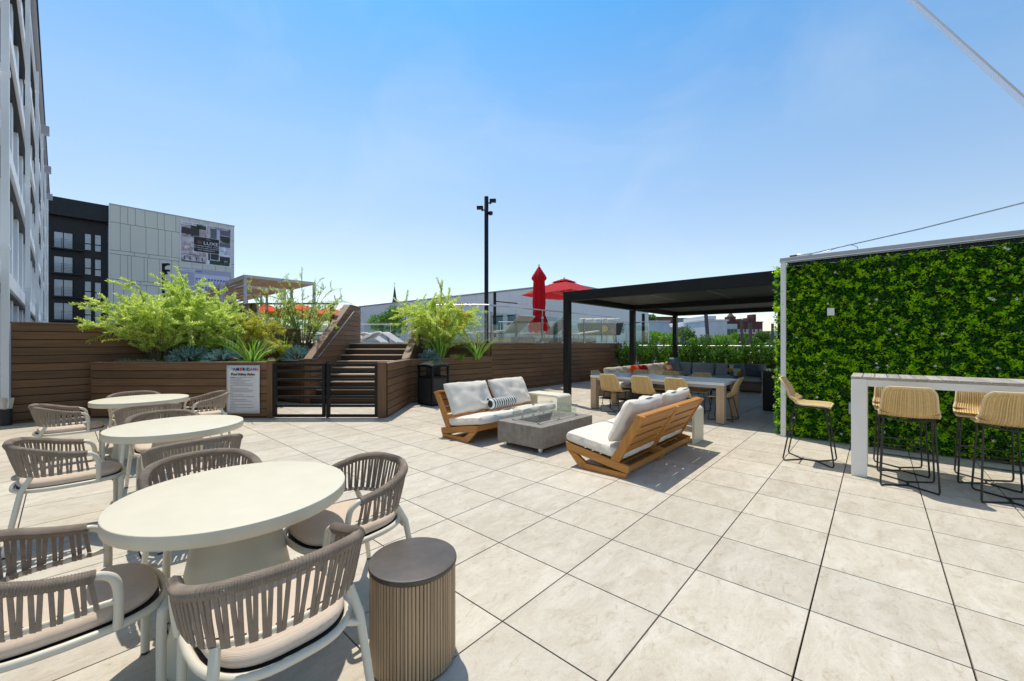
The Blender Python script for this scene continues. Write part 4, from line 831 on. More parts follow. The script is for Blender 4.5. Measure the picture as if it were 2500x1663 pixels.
for k in range(15):
    pbl = MB().lathe([(.004, -.016), (.02, -.013), (.028, 0), (.02, .013), (.004, .016)], 12, (0, 0, 0), 1, .75)
    o = pbl.build('stone', M['pebble'], ft, smooth=True); o.location = (.30 + k * .052, .33 + random.uniform(-.02, .05), .285 + random.uniform(-.003, .02)); o.rotation_euler = (random.uniform(-.4, .4), random.uniform(-.4, .4), random.uniform(0, 3)); s = random.uniform(.85, 1.35); o.scale = (s, s, s)
MB().tube([(.38, .42, .262), (FX - .38, .42, .262)], .012, 8).build('burner', M['dark'], ft)
# ================================================================== DRUM SIDE TABLE
dr = thing('drum_side_table', 'round slatted wood drum side table with dark top in the foreground', 'side table', (-.474, 1.943, 0))
MB().lathe([(.199, .447), (.2045, .450), (.206, .456), (.206, .464), (.2035, .4705), (.19, .473), (.0015, .4735)], 72).build('top', plain('bronze_grey_top', (.075, .060, .048), .45, var=.4, scale=7, bump=.05, bscale=30), dr, smooth=True)
MB().lathe([(.185, .01), (.185, .446)], 48).build('core', M['core'], dr)
sl_ = MB(); ns = 76
for k in range(ns): a = 2 * math.pi * k / ns; sl_.box(-.0068, .0068, .186, .2, .012, .446, Matrix.Rotation(a, 4, 'Z'))
sl_.build('slats', wood('drum_slat', (.48, .335, .20), 'z', .6, .5, .35, 160), dr, bevel=.0015, seg=1)
MB().lathe([(.192, .001), (.192, .012)], 48).build('base_ring', M['dark'], dr)
# ================================================================== ROUND TABLES AND ROPE CHAIRS
def round_table(name, label, loc):
    t = thing(name, label, 'table', loc, 0, 'round cream pedestal tables')
    MB().lathe([(.002, .688), (.49, .688), (.500, .690), (.5035, .695), (.504, .746), (.5025, .7492), (.500, .75), (.002, .75)], 96).build('tabletop', M['cream'], t, smooth=True)
    MB().lathe([(.30, .001), (.303, .006), (.296, .03), (.262, .18), (.225, .36), (.19, .54), (.168, .66), (.165, .689)], 64).build('pedestal', M['cream'], t, smooth=True); return t
T1, T2, T3 = Vector((-1.40, 2.07, 0)), Vector((-3.09, 3.74, 0)), Vector((-5.03, 5.49, 0))
rt = round_table('round_table', 'round cream pedestal table nearest the camera', T1)
dup(rt, T2, 0, 'round cream pedestal table in the middle of the row of three'); dup(rt, T3, 0, 'round cream pedestal table farthest back near the brown planter wall')
def rope_chair(label, loc, rz):
    t = thing('rope_armchair', label, 'chair', loc, rz, 'rope backed armchairs around the round tables'); WM = M['whitemetal']; n = 64
    half = [(.285, .105, .655), (.292, .0, .672), (.285, -.10, .700), (.245, -.195, .728), (.165, -.255, .744), (.07, -.283, .750)]
    top = catmull(half + [(-x, y, z) for x, y, z in half[::-1]], n)
    lowh = [(.272, .12, .535), (.275, .0, .535), (.262, -.095, .535), (.220, -.165, .535), (.145, -.212, .535), (.06, -.232, .535)]
    low = catmull(lowh + [(-x, y, z) for x, y, z in lowh[::-1]], n)
    MB().tube(top, .0215, 12).build('rope_top_rail', M['rope'], t, smooth=True)
    MB().tube(low, .0115, 10).build('lower_back_rail', WM, t, smooth=True)
    wr = MB()
    for k in range(150):                      # rope turns wound round the top rail
        f = k / 149 * n; i = min(int(f), n - 1); a = top[i].lerp(top[i + 1], f - i); tn = (top[i + 1] - top[i]).normalized(); x = tn.cross(Vector((0, 0, 1))).normalized(); y = x.cross(tn)
        wr.tube([a + tn * (j / 8 - .5) * .012 + (x * math.cos(j * math.pi / 4) + y * math.sin(j * math.pi / 4)) * .0212 for j in range(9)], .0045, 4, cap=False)
    wr.build('rope_winding', M['rope'], t, smooth=True)
    rp = MB(); ns = 52
    for k in range(ns):
        f = (k + .5) / ns; fi = f * n; i = min(int(fi), n - 1); a = top[i].lerp(top[i + 1], fi - i); fb = f + (.004 if k % 2 else -.004); fj = max(0, min(n - .001, fb * n)); j = int(fj); b = low[j].lerp(low[j + 1], fj - j)
        tn = (top[i + 1] - top[i]).normalized(); out = tn.cross(Vector((0, 0, 1))).normalized()
        if out.dot(Vector((a.x, a.y + .02, 0))) < 0: out = -out
        a1 = a + out * .014 - Vector((0, 0, .006)); b1 = b + out * .011; mid = a1.lerp(b1, .5) + out * random.uniform(-.001, .003)
        pts = [a1, mid, b1, b1 + Vector((0, 0, -.013)) - out * .006, b - out * .010 + Vector((0, 0, -.004)), b - out * .009 + Vector((0, 0, .012))]
        hw = .0072; vs = []; fs = []
        for p_ in pts: vs += [p_ - tn * hw - out * .003, p_ - tn * hw + out * .003, p_ + tn * hw + out * .003, p_ + tn * hw - out * .003]
        for q in range(len(pts) - 1):
            for e in range(4): fs.append((q * 4 + e, q * 4 + (e + 1) % 4, q * 4 + 4 + (e + 1) % 4, q * 4 + 4 + e))
        rp.add(vs, fs)
    rp.build('back_ropes', M['rope'], t, smooth=True, bevel=0)
    for s in (-1, 1):
        MB().tube(catmull([(s * .285, .09, .655), (s * .283, .125, .650), (s * .281, .158, .626), (s * .278, .172, .580), (s * .272, .175, .50), (s * .262, .172, .425)], 18), .0155, 10).build('arm_tube', WM, t, smooth=True)
        MB().tube([(s * .272, .10, .535), (s * .274, .172, .535)], .0115, 10).build('arm_connector', WM, t, smooth=True)
        lg = MB().tube([(s * .222, -.168, .527), (s * .240, -.215, .43), (s * .272, -.290, .012)], [.0165, .0175, .0150], 12).build('rear_leg', WM, t, smooth=True)
        MB().tube([(s * .272, -.290, .012), (s * .273, -.292, .001)], .0155, 12).build('foot_cap', M['dark'], lg)
        MB().tube(catmull([(s * .244, -.225, .400), (s * .215, -.215, .405), (s * .185, -.215, .42)], 6), .0125, 10).build('leg_connector', WM, t, smooth=True)
        lg = MB().tube(catmull([(s * .19, .325, .424), (s * .218, .313, .415), (s * .230, .303, .37), (s * .237, .30, .012)], 12), [.015] * 4 + [.0172] * 9, 12).build('front_leg', WM, t, smooth=True)
        MB().tube([(s * .237, .30, .012), (s * .237, .30, .001)], .0165, 12).build('foot_cap', M['dark'], lg)
    def sup(ax, ay, a, e): c, s_ = math.cos(a), math.sin(a); return Vector((math.copysign(abs(c) ** e, c) * ax, math.copysign(abs(s_) ** e, s_) * ay + .035, 0))
    MB().tube([sup(.257 - (.03 if math.sin(a) < 0 else 0) * abs(math.sin(a)), .300, a, .66) + Vector((0, 0, .424)) for a in np.linspace(0, 2 * math.pi, 49)[:-1]], .0155, 10, closed=True).build('seat_frame', WM, t, smooth=True)
    MB().prism([tuple(sup(.238, .283, a, .66)[:2]) for a in np.linspace(0, 2 * math.pi, 41)[:-1]], lambda a, b, s: (a, b, .415 + .015 * s)).build('seat_pan', M['dark'], t)
    def cf(u, v):
        a = 2 * math.pi * u; k = [0, .5, .86, .97, 1.0, .985, .93, .7, .35, 0][int(round(v * 9))]; z = [.434, .434, .434, .440, .456, .472, .484, .493, .497, .498][int(round(v * 9))]
        q = sup(.236 * k, .281 * k, a, .70); return Vector((q.x, q.y, z))
    o = MB().grid(cf, 56, 9).build('seat_cushion', M['taupe'], t, smooth=True); return t
def near(Tb, d, k): return Tb + d * k
c1 = rope_chair('taupe rope armchair in the foreground seen from behind, before the nearest round table', Vector((-.925, 1.57, 0)), face(VA) + math.pi)
L_ = [(Vector((-.965, 2.42, 0)), face(UA) + math.pi + .06, 'taupe rope armchair on the right of the nearest round table, its seat half shaded'),
      (Vector((-1.80, 1.575, 0)), face(UA), 'taupe rope armchair cut off by the left picture edge in the foreground'),
      (T1 - V * .69, face(VA), 'taupe rope armchair behind the nearest round table, only its top rail showing'),
      (T2 + V * .70, face(VA) + math.pi + .08, 'taupe rope armchair seen from behind at the middle round table'),
      (T2 - U * .70 + V * .02, face(UA), 'taupe rope armchair on the left of the middle round table'),
      (T2 - V * .69, face(VA), 'taupe rope armchair behind the middle round table, only its top rail showing'),
      (T3 + V * .70, face(VA) + math.pi, 'taupe rope armchair between the middle and the farthest round tables, seen from behind'),
      (T3 - U * .68, face(UA), 'taupe rope armchair on the left of the farthest round table'),
      (T3 + U * .68, face(UA) + math.pi, 'taupe rope armchair on the right of the farthest round table near the planter poster'),
      (T3 - V * .69, face(VA), 'taupe rope armchair behind the farthest round table against the brown planter')]
for a, b_, l in L_: dup(c1, a, b_, l)
# ================================================================== TRASH BIN
bn = thing('trash_bin', 'black trash bin with arched lid against the brown planter wall', 'bin', (-1.89, 9.56, 0), UA)   # x=U, y=-V
bx, by, bh = .52, .58, .98
MB().box(.02, bx - .02, .02, by - .02, .03, .66).build('panel', plain('black_perforated_panel', (.03, .03, .033), .5, var=.9, scale=120, bump=.5, bscale=150), bn, bevel=.01)
for x in (0, bx - .05):
    for y in (0, by - .05): MB().box(x, x + .05, y, y + .05, 0.001, .95).build('corner_post', M['black'], bn, bevel=.006)
MB().box(.01, bx - .01, .01, by - .01, .66, .70).build('band', M['black'], bn, bevel=.006)
MB().box(0.005, bx - .005, 0.005, by - .005, 0.002, .05).build('base', M['black'], bn, bevel=.006)
def lid(u, v):
    x = -.015 + u * (bx + .03); y = -.015 + v * (by + .03); e = 1 - max(abs(2 * u - 1), abs(2 * v - 1)) ** 2
    z = .95 + .06 * (1 - (2 * u - 1) ** 2) * (0 if v in (0, 1) and False else 1) * (.5 + .5 * 1) * .5 + .06 * (1 - (2 * v - 1) ** 2) * .5 + .05 * e; return Vector((x, y, z))
MB().grid(lid, 14, 14).build('lid', plain('bin_lid_gloss', (.05, .06, .058), .25), bn, smooth=True, solid=.012)
for y in (-.002, by - .018):
    n_ = 14; ar = [(x, .955 + .035 * (1 - (2 * x / bx - 1) ** 2)) for x in np.linspace(0, bx, n_)]; poly = [(0, .90)] + ar + [(bx, .90)] + [(bx - .05, .90)] + [(x, .90 + .03 * (1 - (2 * x / bx - 1) ** 2)) for x in np.linspace(bx - .06, .06, n_)] + [(.05, .90)]
    MB().prism(poly, lambda a, b, s: (a, y + .02 * s, b)).build('arch', M['black'], bn)
for x in (-.002, bx - .018):
    ar = [(y, .955 + .035 * (1 - (2 * y / by - 1) ** 2)) for y in np.linspace(0, by, 14)]; poly = [(0, .90)] + ar + [(by, .90)] + [(by - .05, .90)] + [(y, .90 + .03 * (1 - (2 * y / by - 1) ** 2)) for y in np.linspace(by - .06, .06, 14)] + [(.05, .90)]
    MB().prism(poly, lambda a, b, s: (x + .02 * s, a, b)).build('arch', M['black'], bn)
MB().box(.05, bx - .05, by / 2 - .01, by / 2 + .01, .70, .93).build('inner_divider', M['black'], bn)
# ================================================================== SIGN
sg = thing('pool_rules_sign', 'white Pool Safety Rules poster with coloured heading on the left planter wall', 'sign', (-5.685, 8.06, .10)); SW, SH = .66, .96
def sgn(u, v): return Vector((u * SW, -.006 + .006 * math.sin(u * 5) * math.sin(v * 3.1), v * SH))
MB().grid(sgn, 12, 12).build('sheet', plain('sign_paper', (.70, .70, .715), .55, var=.02), sg, smooth=True, solid=.004)
cols = [(.10, .22, .55), (.012, .016, .09), (.72, .05, .04), (.012, .02, .10), (.05, .42, .45), (.012, .016, .09), (.75, .06, .10), (.03, .2, .65), (.80, .20, .03)]
xs = .137
xw = [.062, .073, .052, .058, .026, .062, .062, .062, .062]
textmesh('lettering', 'The', .055, plain('sign_grey_blue', (.12, .22, .30), .6), sg, .068, .875, y=-.0165, ext=.001, shear=.4)
for c_, l_, w_ in zip(cols, 'AMERICANA', xw): textmesh('lettering', l_, .075, plain('sign_' + '%.2f%.2f' % c_[:2], c_, .6, var=.02), sg, xs, .855, y=-.0165, ext=.001, wide=1.0, bold=.005); xs += w_
textmesh('lettering', 'Pool Safety Rules', .066, ink, sg, SW / 2, .758, y=-.0165, ext=.001, align='CENTER', wide=1.03, bold=.0016)
tl = MB(); rnd = random.Random(5); widths = [.88, .42, .78, .58, .88, .86, .10, .70, .92, .84, .12, .50, .94, .16, .62, .84, .14, .88, .20, .93, .20]
for k, w_ in enumerate(widths):
    z = .712 - k * .0315; x = .075; xe = .075 + .52 * w_
    while x < xe: ww = rnd.uniform(.012, .05); tl.box(x, min(x + ww, xe), -.0172, -.0158, z, z + .0085); x += ww + .008
tl.build('text_lines', plain('sign_text_grey', (.28, .28, .29), .6), sg)
MB().box(.09, .17, -.0178, -.0174, .712, .722).build('bold_text', ink, sg)
for x, z in ((.03, .935), (SW - .03, .93), (.03, .03), (SW - .03, .03)): MB().box(x - .006, x + .006, -.02, -.010, z - .006, z + .006).build('screw', M['steel'], sg)
# ================================================================== CORNER SOFA
O = Vector((2.33, 11.1, 0)); cs = thing('corner_sofa', 'large wicker corner sofa with beige and grey cushions in front of the hedge', 'sofa', O, UA)  # x=U, y=-V
UX, VY, DP = 5.05, -3.15, .95
MB().box(0, UX, -DP, 0, .05, .30).box(UX - .9, UX, VY, -DP - .002, .05, .30).build('base', M['wicker'], cs, bevel=.01)
MB().box(0, UX - .001, -.16, .001, .302, .60).box(UX - .16, UX + .001, VY, -.162, .302, .60).build('back_frame', M['wicker'], cs, bevel=.01)
MB().box(UX - .92, UX + .002, VY - .14, VY - .001, .05, .66).build('arm', M['wicker'], cs, bevel=.01)
for k in range(4):
    x = .05 + k * 1.05; pillow('seat_cushion', M['beigecush'], cs, 1.02, .78, .17, T(x + .5, -.56, .375, rx=R(90)), seed=50 + k, pull=.01, wr=.004)
    pillow('back_cushion', M['beigecush'], cs, 1.0, .48, .22, T(x + .5, -.25, .60, rz=0, rx=R(-16)), seed=60 + k, pull=.05)
for k in range(3):
    y = -.97 - k * .74; pillow('seat_cushion', M['greycush'], cs, .78, .72, .17, T(UX - .52, y - .36, .375, rx=R(90)), seed=70 + k, pull=.01, wr=.004)
for k in range(4):
    y = -.22 - k * .74; pillow('back_cushion', M['greycush'], cs, .74, .50, .2, T(UX - .26, y - .36, .60) @ Matrix.Rotation(R(90), 4, 'Z') @ Matrix.Rotation(R(14), 4, 'X'), seed=80 + k, pull=.05)
def cpos(x, y, z): return O + U * x - V * y + Vector((0, 0, z))
def throw(label, x, y, z, w, mat, rz, rx=-.35, h=None, seed=0):
    t = thing('throw_pillow', label, 'pillow', cpos(x, y, z), UA + rz); pillow('cover', mat, t, w, h or w, .16, T(0, 0, 0, rx=rx), seed=seed); return t
def tri(name, cs_, sc):
    if name in MATS: return MATS[name]
    m, t, b = nodes_mat(name); co = coords(t, (1, 0, 1)); v = N(t, 'ShaderNodeTexVoronoi', Scale=sc, Randomness=.35); v.distance = 'MANHATTAN'; t.links.new(co, v.inputs['Vector']); sx_ = N(t, 'ShaderNodeSeparateColor'); t.links.new(v.outputs['Color'], sx_.inputs[0])
    c = ramp(t, sx_.outputs[0], [((i + .1) / len(cs_), q) for i, q in enumerate(cs_)]); t.nodes[-1]; [n for n in t.nodes if n.type == 'VALTORGB'][-1].color_ramp.interpolation = 'CONSTANT'; t.links.new(c, b.inputs['Base Color']); b.inputs['Roughness'].default_value = .9; MATS[name] = m; return m
pat = tri('patchwork_print', [(.03, .03, .035), (.60, .30, .03), (.65, .62, .55), (.05, .22, .24), (.25, .03, .05)], 9); pat2 = tri('bright_patchwork', [(.65, .12, .03), (.7, .65, .55), (.7, .45, .04), (.04, .3, .3), (.05, .05, .07)], 9)
throw('orange red throw pillow on the beige side of the corner sofa', 1.55, -.42, .66, .42, M['orange'], .1, seed=1)
throw('dark red throw pillow beside the orange one on the corner sofa', 2.05, -.44, .64, .42, M['red'], -.1, seed=2)
throw('multicoloured patchwork throw pillow near the corner of the sofa', 3.85, -.52, .68, .44, pat2, .5, seed=3)
throw('blue grey throw pillow in the corner of the sofa', 4.50, -.50, .76, .50, plain('teal_blue_fabric', (.13, .20, .25), .9), .9, seed=4)
throw('black, orange and white patchwork throw pillow at the right end of the corner sofa', UX - .55, -2.35, .62, .42, pat, -R(90) + .3, rx=.3, seed=5)
throw('slate blue throw pillow leaning on the right arm of the corner sofa', UX - .50, -2.85, .66, .48, plain('slate_blue_fabric', (.10, .14, .17), .9), -R(90) - .3, rx=.3, h=.4, seed=6)
lt_ = thing('coffee_table', 'low dark coffee table between the dining table and corner sofa', 'table', cpos(2.3, -2.1, 0), UA); MB().box(-.5, .5, -.35, .35, .34, .38).build('top', M['black'], lt_, bevel=.004)
for x in (-.45, .45):
    for y in (-.3, .3): MB().box(x - .02, x + .02, y - .02, y + .02, .001, .34).build('leg', M['black'], lt_)
# bar counter
bc = thing('black_counter', 'black outdoor counter with dark glossy top at the edge of the green wall', 'counter', (5.58, 9.0, 0), VA)
MB().box(0, 2.4, 0, .8, .001, .86).build('body', M['black'], bc, bevel=.005); MB().box(-.03, 2.43, -.03, .83, .861, .90).build('top', plain('dark_teal_glass_top', (.02, .06, .06), .06, spec=.9), bc, bevel=.004)
for k in range(3): MB().box(.06 + k * .78, .78 + k * .78, -.012, -.001, .08, .8).build('door', M['black'], bc, bevel=.003)
mc = thing('metal_chair', 'pale metal framed chair between the corner sofa and the black counter', 'chair', (6.62, 10.25, 0), face(UA))
for s in (-1, 1): MB().tube([(s * .22, -.22, .001), (s * .2, -.2, .44), (s * .2, .2, .44), (s * .22, .22, .001)], .011, 8).build('leg', M['steel'], mc); MB().tube([(s * .2, -.2, .44), (s * .2, -.27, .82)], .011, 8).build('back_post', M['steel'], mc)
MB().box(-.21, .21, -.2, .21, .44, .46).build('seat', M['alu'], mc, bevel=.004); MB().box(-.2, .2, -.29, -.26, .66, .82).build('backrest', M['alu'], mc, bevel=.004)
# ================================================================== PLANTS
def shrub(name, label, loc, specs, lmat, leafn, ll, lw, spread, height, cat='shrub', seed=0, stemr=.012, twigs=5, droop=.25, parentrot=0, tuft=None, upbias=.5, start=.25, arcs=(0, 2 * math.pi)):
    rs = random.Random(seed); t = thing(name, label, cat, loc, parentrot); st = MB(); pos = []; drs = []
    for k in range(specs):
        a = arcs[0] + (arcs[1] - arcs[0]) * (k + rs.random()) / specs; out = spread * rs.uniform(.35, 1.0); hh = height * rs.uniform(.55, 1.0) * (1.15 - .45 * out / spread) * (1.22 if k % 7 == 3 else 1)
        d = Vector((math.cos(a), math.sin(a), 0)); b0 = d * .05 + Vector((0, 0, -.05))
        pts = catmull([b0, b0 + d * out * .25 + Vector((0, 0, hh * .45)), b0 + d * out * .62 + Vector((0, 0, hh * .82)), b0 + d * out + Vector((0, 0, hh * (1 - droop * rs.random())))], 14)
        st.tube(pts, [stemr * (1 - .85 * i / 14) for i in range(15)], 5)
        for q in range(twigs):
            i = rs.randint(int(14 * start), 13); o_ = pts[i]; tn = (pts[i + 1] - pts[i]).normalized(); td = (tn + Vector((rs.gauss(0, .75), rs.gauss(0, .75), rs.gauss(.1, .5)))).normalized(); tl_ = spread * rs.uniform(.18, .42)
            tp = [o_, o_ + td * tl_ * .5 + Vector((0, 0, .03)), o_ + td * tl_ + Vector((0, 0, -.02))]; st.tube(tp, [stemr * .35, stemr * .25, stemr * .1], 4, cap=False)
            nl = int(leafn / (specs * (twigs + 1)))
            for z in range(nl):
                f = (z + rs.random()) / nl; pp = tp[0].lerp(tp[2], f); sd_ = Vector((rs.gauss(0, 1), rs.gauss(0, 1), rs.gauss(upbias, .7))).normalized(); pos.append(pp + sd_ * .008); drs.append(td * .8 + sd_ * .75)
        nl = int(leafn / (specs * (twigs + 1)))
        for z in range(nl):
            f = start + (1 - start) * (z + rs.random()) / nl; i = min(int(f * 14), 13); pp = pts[i].lerp(pts[i + 1], f * 14 - i); tn = (pts[i + 1] - pts[i]).normalized(); sd_ = Vector((rs.gauss(0, 1), rs.gauss(0, 1), rs.gauss(upbias, .7))).normalized(); pos.append(pp); drs.append(tn * .9 + sd_ * .7)
    st.build('stems', M['bark'], t, smooth=True)
    if tuft: # two-tone foliage
        sel = np.array([noise.noise(Vector(p) * 2.2 + Vector((seed, 0, 0))) > tuft[1] for p in pos]); P_ = np.array(pos); D_ = np.array(drs)
        leaf_mesh('foliage', lmat, P_[~sel], D_[~sel], ll, lw, t); leaf_mesh('pale_foliage', tuft[0], P_[sel], D_[sel], ll, lw, t)
    else: leaf_mesh('foliage', lmat, pos, drs, ll, lw, t)
    return t
shrub('willow_shrub', 'broad arching pale green willow shrub at the left of the planter', (-7.6, 8.72, 1.05), 46, L_WILLOW, 62000, .058, .014, 1.22, 1.85, seed=1, twigs=10, droop=.28, start=.28)
shrub('willow_shrub', 'pale green willow shrub in the middle of the left planter below the billboards', (-7.2, 9.2, 1.05), 42, L_WILLOW, 56000, .058, .014, 1.05, 2.0, seed=2, twigs=10, droop=.25, start=.25)
shrub('golden_shrub', 'golden yellow green feathery shrub at the right end of the left planter', (-6.35, 9.75, 1.05), 26, L_GOLD, 20000, .055, .013, .72, 1.35, seed=3, twigs=9, droop=.6, start=.2, arcs=(-1.6, 1.5))
shrub('thin_willow', 'thin see-through willow with bare lower stems, left of the pair before the orange parasols', (-6.75, 11.3, 1.1), 26, L_GREEN, 7500, .06, .012, 1.0, 2.2, seed=4, twigs=7, droop=.05, start=.35, stemr=.014, tuft=(L_WILLOW, -.1), arcs=(-.5, math.pi + .5))
shrub('thin_willow', 'thin see-through willow next to the sloping stair wall, right of the pair', (-5.75, 11.1, 1.1), 28, L_GREEN, 9000, .06, .012, 1.0, 2.45, seed=8, twigs=8, droop=.05, start=.35, stemr=.014, tuft=(L_WILLOW, -.1), arcs=(-.5, math.pi + .5))
shrub('willow_shrub', 'pale yellow green willow shrub beside the stairs in the right planter', (-2.05, 11.35, 1.05), 56, L_WILLOW, 70000, .057, .014, 1.15, 2.25, seed=5, twigs=10, droop=.45, start=.26, tuft=(L_GOLD, .34))
def spruce(label, loc, r, h, seed=0):
    rs = random.Random(seed); t = thing('blue_spruce', label, 'shrub', loc, 0, 'dwarf blue spruces in the planters'); pos = []; drs = []; st = MB()
    for k in range(190):
        a = rs.uniform(0, 2 * math.pi); el = math.asin(rs.uniform(-.15, 1)); d = Vector((math.cos(a) * math.cos(el), math.sin(a) * math.cos(el), math.sin(el))); tip = Vector((d.x * r, d.y * r, d.z * h)) * rs.uniform(.82, 1.0); tip.z = max(tip.z, .02)
        b_ = tip * .55; st.tube([b_ * .4, b_, tip], [.008, .005, .002], 4, cap=False); tn = (tip - b_).normalized()
        for q in range(70): f = rs.random(); pp = b_.lerp(tip, f); s_ = Vector((rs.gauss(0, 1), rs.gauss(0, 1), rs.gauss(.3, 1))).normalized(); pos.append(pp); drs.append(tn * .7 + s_ * .9)
    st.build('twigs', M['bark'], t); leaf_mesh('needles', L_BLUE, pos, drs, .024, .0085, t)
def blades(label, loc, n, L, seed=0, lean=1.0, name='iris_clump', mat=None, wd=.022, arc=(0, 2 * math.pi)):
    rs = random.Random(seed); t = thing(name, label, 'plant', loc, 0); mb = MB()
    for k in range(n):
        a = rs.uniform(*arc); d = Vector((math.cos(a), math.sin(a), 0)); l = L * rs.uniform(.6, 1.05); ln = lean * rs.uniform(.15, .75); w = wd * rs.uniform(.7, 1.2); side = Vector((-d.y, d.x, 0)); side = (side + d * rs.uniform(-.6, .6)).normalized(); b_ = d * .04 + side * rs.uniform(-.05, .05)
        vs = []; m_ = 7
        for i in range(m_ + 1):
            f = i / m_; x = l * (ln * f + ln * .55 * f * f * f); z = l * (f - .55 * ln * f * f * f * 1.1); ww = w * (1 - f ** 2.2) + .001; c_ = b_ + d * x + Vector((0, 0, z)); vs += [c_ - side * ww / 2, c_ + Vector((0, 0, -ww * .2)) + d * ww * .15, c_ + side * ww / 2]
        mb.add(vs, [(3 * i + j, 3 * i + j + 1, 3 * i + 4 + j, 3 * i + 3 + j) for i in range(m_) for j in (0, 1)])
    mb.build('leaves', mat or L_BLADE, t, smooth=True); return t
spruce('wide blue green dwarf spruce in the middle of the left planter', (-6.75, 8.48, 1.09), .46, .38, 1)
spruce('small blue green dwarf spruce beside the iris in the left planter', (-6.05, 8.45, 1.09), .38, .32, 2)
spruce('blue green dwarf spruce next to the sloping stair wall on the left', (-5.5, 10.42, 1.05), .46, .42, 3)
spruce('blue green dwarf spruce in the right planter above the trash bin', (-2.2, 10.72, 1.0), .32, .38, 4)
blades('long arching iris leaves at the right end of the left planter', (-5.5, 8.55, 1.03), 40, .86, 1, 1.1, wd=.03)
blades('upright iris leaves behind the spruces in the left planter', (-6.15, 8.9, 1.03), 34, .75, 2, .45, wd=.034)
blades('upright dark iris leaves left of the stair wall spruce', (-5.95, 10.6, 1.05), 44, .72, 3, .6, wd=.028)
blades('drooping yellowed leaves on the small raised planter', (-6.55, 11.1, 1.28), 18, .5, 4, 1.2, mat=leaf('yellowing_blade', [(.30, .30, .05), (.16, .24, .05), (.35, .26, .08)], .3))
blades('upright iris leaves beside the spruce in the right planter', (-1.92, 10.9, 1.0), 60, .9, 5, .6, wd=.028)
blades('arching iris leaves spilling over the right planter wall', (-1.0, 11.66, 1.02), 40, .95, 6, 1.0, wd=.03)
blades('fine grassy clump between the irises in the right planter', (-1.42, 11.2, 1.02), 60, .30, 7, 1.0, name='grass_clump', mat=L_GREEN, wd=.007)
blades('low fine green clump at the foot of the left willow', (-6.4, 8.38, 1.04), 70, .24, 8, 1.0, name='grass_clump', mat=L_GREEN, wd=.008)
blades('low fine green clump behind the arching iris in the left planter', (-5.2, 8.6, 1.04), 60, .22, 9, 1.2, name='grass_clump', mat=L_GREEN, wd=.008)
def ground(label, poly, n, seed, mat=L_GREEN, l=.03, z=1.04):
    rs = random.Random(seed); t = thing('ground_cover', label, 'plant', (0, 0, 0)); pos = []; drs = []
    for c in range(n // 40):
        x = rs.uniform(poly[0], poly[1]); y = rs.uniform(poly[2], poly[3]); r_ = rs.uniform(.06, .14)
        for k in range(40): a = rs.uniform(0, 6.28); q = r_ * math.sqrt(rs.random()); pos.append((x + q * math.cos(a), y + q * math.sin(a), z + rs.uniform(0, .12) * (1 - q / r_ * .6))); drs.append((rs.gauss(0, .6), rs.gauss(0, .6), 1))
    o = leaf_mesh('leaves', mat, pos, drs, l, l * .4, t); t['kind'] = 'stuff'; return t
ground('low leafy ground cover along the front edge of the left planter', (-8.1, -5.0, 8.3, 8.6), 5200, 3)
ground('small pale leafed ground cover at the left end of the planter', (-8.15, -7.3, 8.25, 8.45), 1400, 4, leaf('silver_leaf', [(.3, .36, .28), (.4, .45, .36)], .2), .022, 1.07)
tb = thing('dry_flower_clump', 'dry brownish flower clump between the grasses in the right planter', 'plant', (-1.58, 10.98, 1.02)); leaf_mesh('blooms', L_TAN, RNG.normal(0, 1, (500, 3)) * (.07, .07, .04) + (0, 0, .1), RNG.normal(0, 1, (500, 3)) + (0, 0, .8), .022, .01, tb); MB().tube([(0, 0, -.02), (0, 0, .08)], .006, 5).build('stem', M['bark'], tb)
tb = thing('dry_leaf_curl', 'curled dry brown leaf beside the small spruce in the left planter', 'plant', (-5.72, 8.3, 1.03)); MB().tube(catmull([(0, 0, 0), (-.03, 0, .12), (.02, -.02, .17), (.1, -.02, .15)], 12), .011, 6, flat=.3).build('leaf', plain('dry_leaf', (.4, .19, .06), .8, var=.3), tb, smooth=True)
# trees
def tree(name, label, loc, h, r, n, mat, ll, seed, trunkh=.35, trunkr=.12, clumps=16, cat='tree', group=None, squash=.8):
    rs = random.Random(seed); t = thing(name, label, cat, loc, 0, group); mb = MB(); pos = []; drs = []
    base = Vector((0, 0, 0)); topz = h * trunkh; mb.tube([(0, 0, 0), (0, 0, topz), (rs.uniform(-.1, .1) * r, 0, h * .8)], [trunkr, trunkr * .7, trunkr * .15], 7)
    cl = []
    for k in range(clumps):
        a = rs.uniform(0, 6.283); q = r * math.sqrt(rs.random()) * .8; z = topz + (h - topz) * rs.uniform(.12, .92); q *= (1 - .55 * abs((z - topz) / (h - topz) - .4)); c = Vector((q * math.cos(a), q * math.sin(a), z)); cl.append((c, r * rs.uniform(.22, .42)))
        mb.tube([(0, 0, topz * rs.uniform(.7, 1.1)), c * .5 + Vector((0, 0, topz * .45)), c], [trunkr * .35, trunkr * .22, trunkr * .06], 5, cap=False)
    for k in range(n):
        c, cr = cl[k % clumps]; d = Vector((rs.gauss(0, 1), rs.gauss(0, 1), rs.gauss(0, 1))).normalized(); pos.append(c + Vector((d.x, d.y, d.z * squash)) * cr * rs.uniform(.55, 1.08)); drs.append(d * .7 + Vector((rs.gauss(0, .6), rs.gauss(0, .6), rs.gauss(.1, .6))))
    mb.build('trunk', M['bark'], t, smooth=True); leaf_mesh('crown', mat, pos, drs, ll, ll * .5, t); return t
tree('deck_tree', 'young open green tree on the pool deck in front of the grey warehouse', (-7.35, 24, 1.5), 2.05, 1.15, 3600, leaf('young_tree_leaf', [(.06, .15, .03), (.10, .22, .045), (.15, .3, .06)], .35), .13, 3, .15, .05, 16)
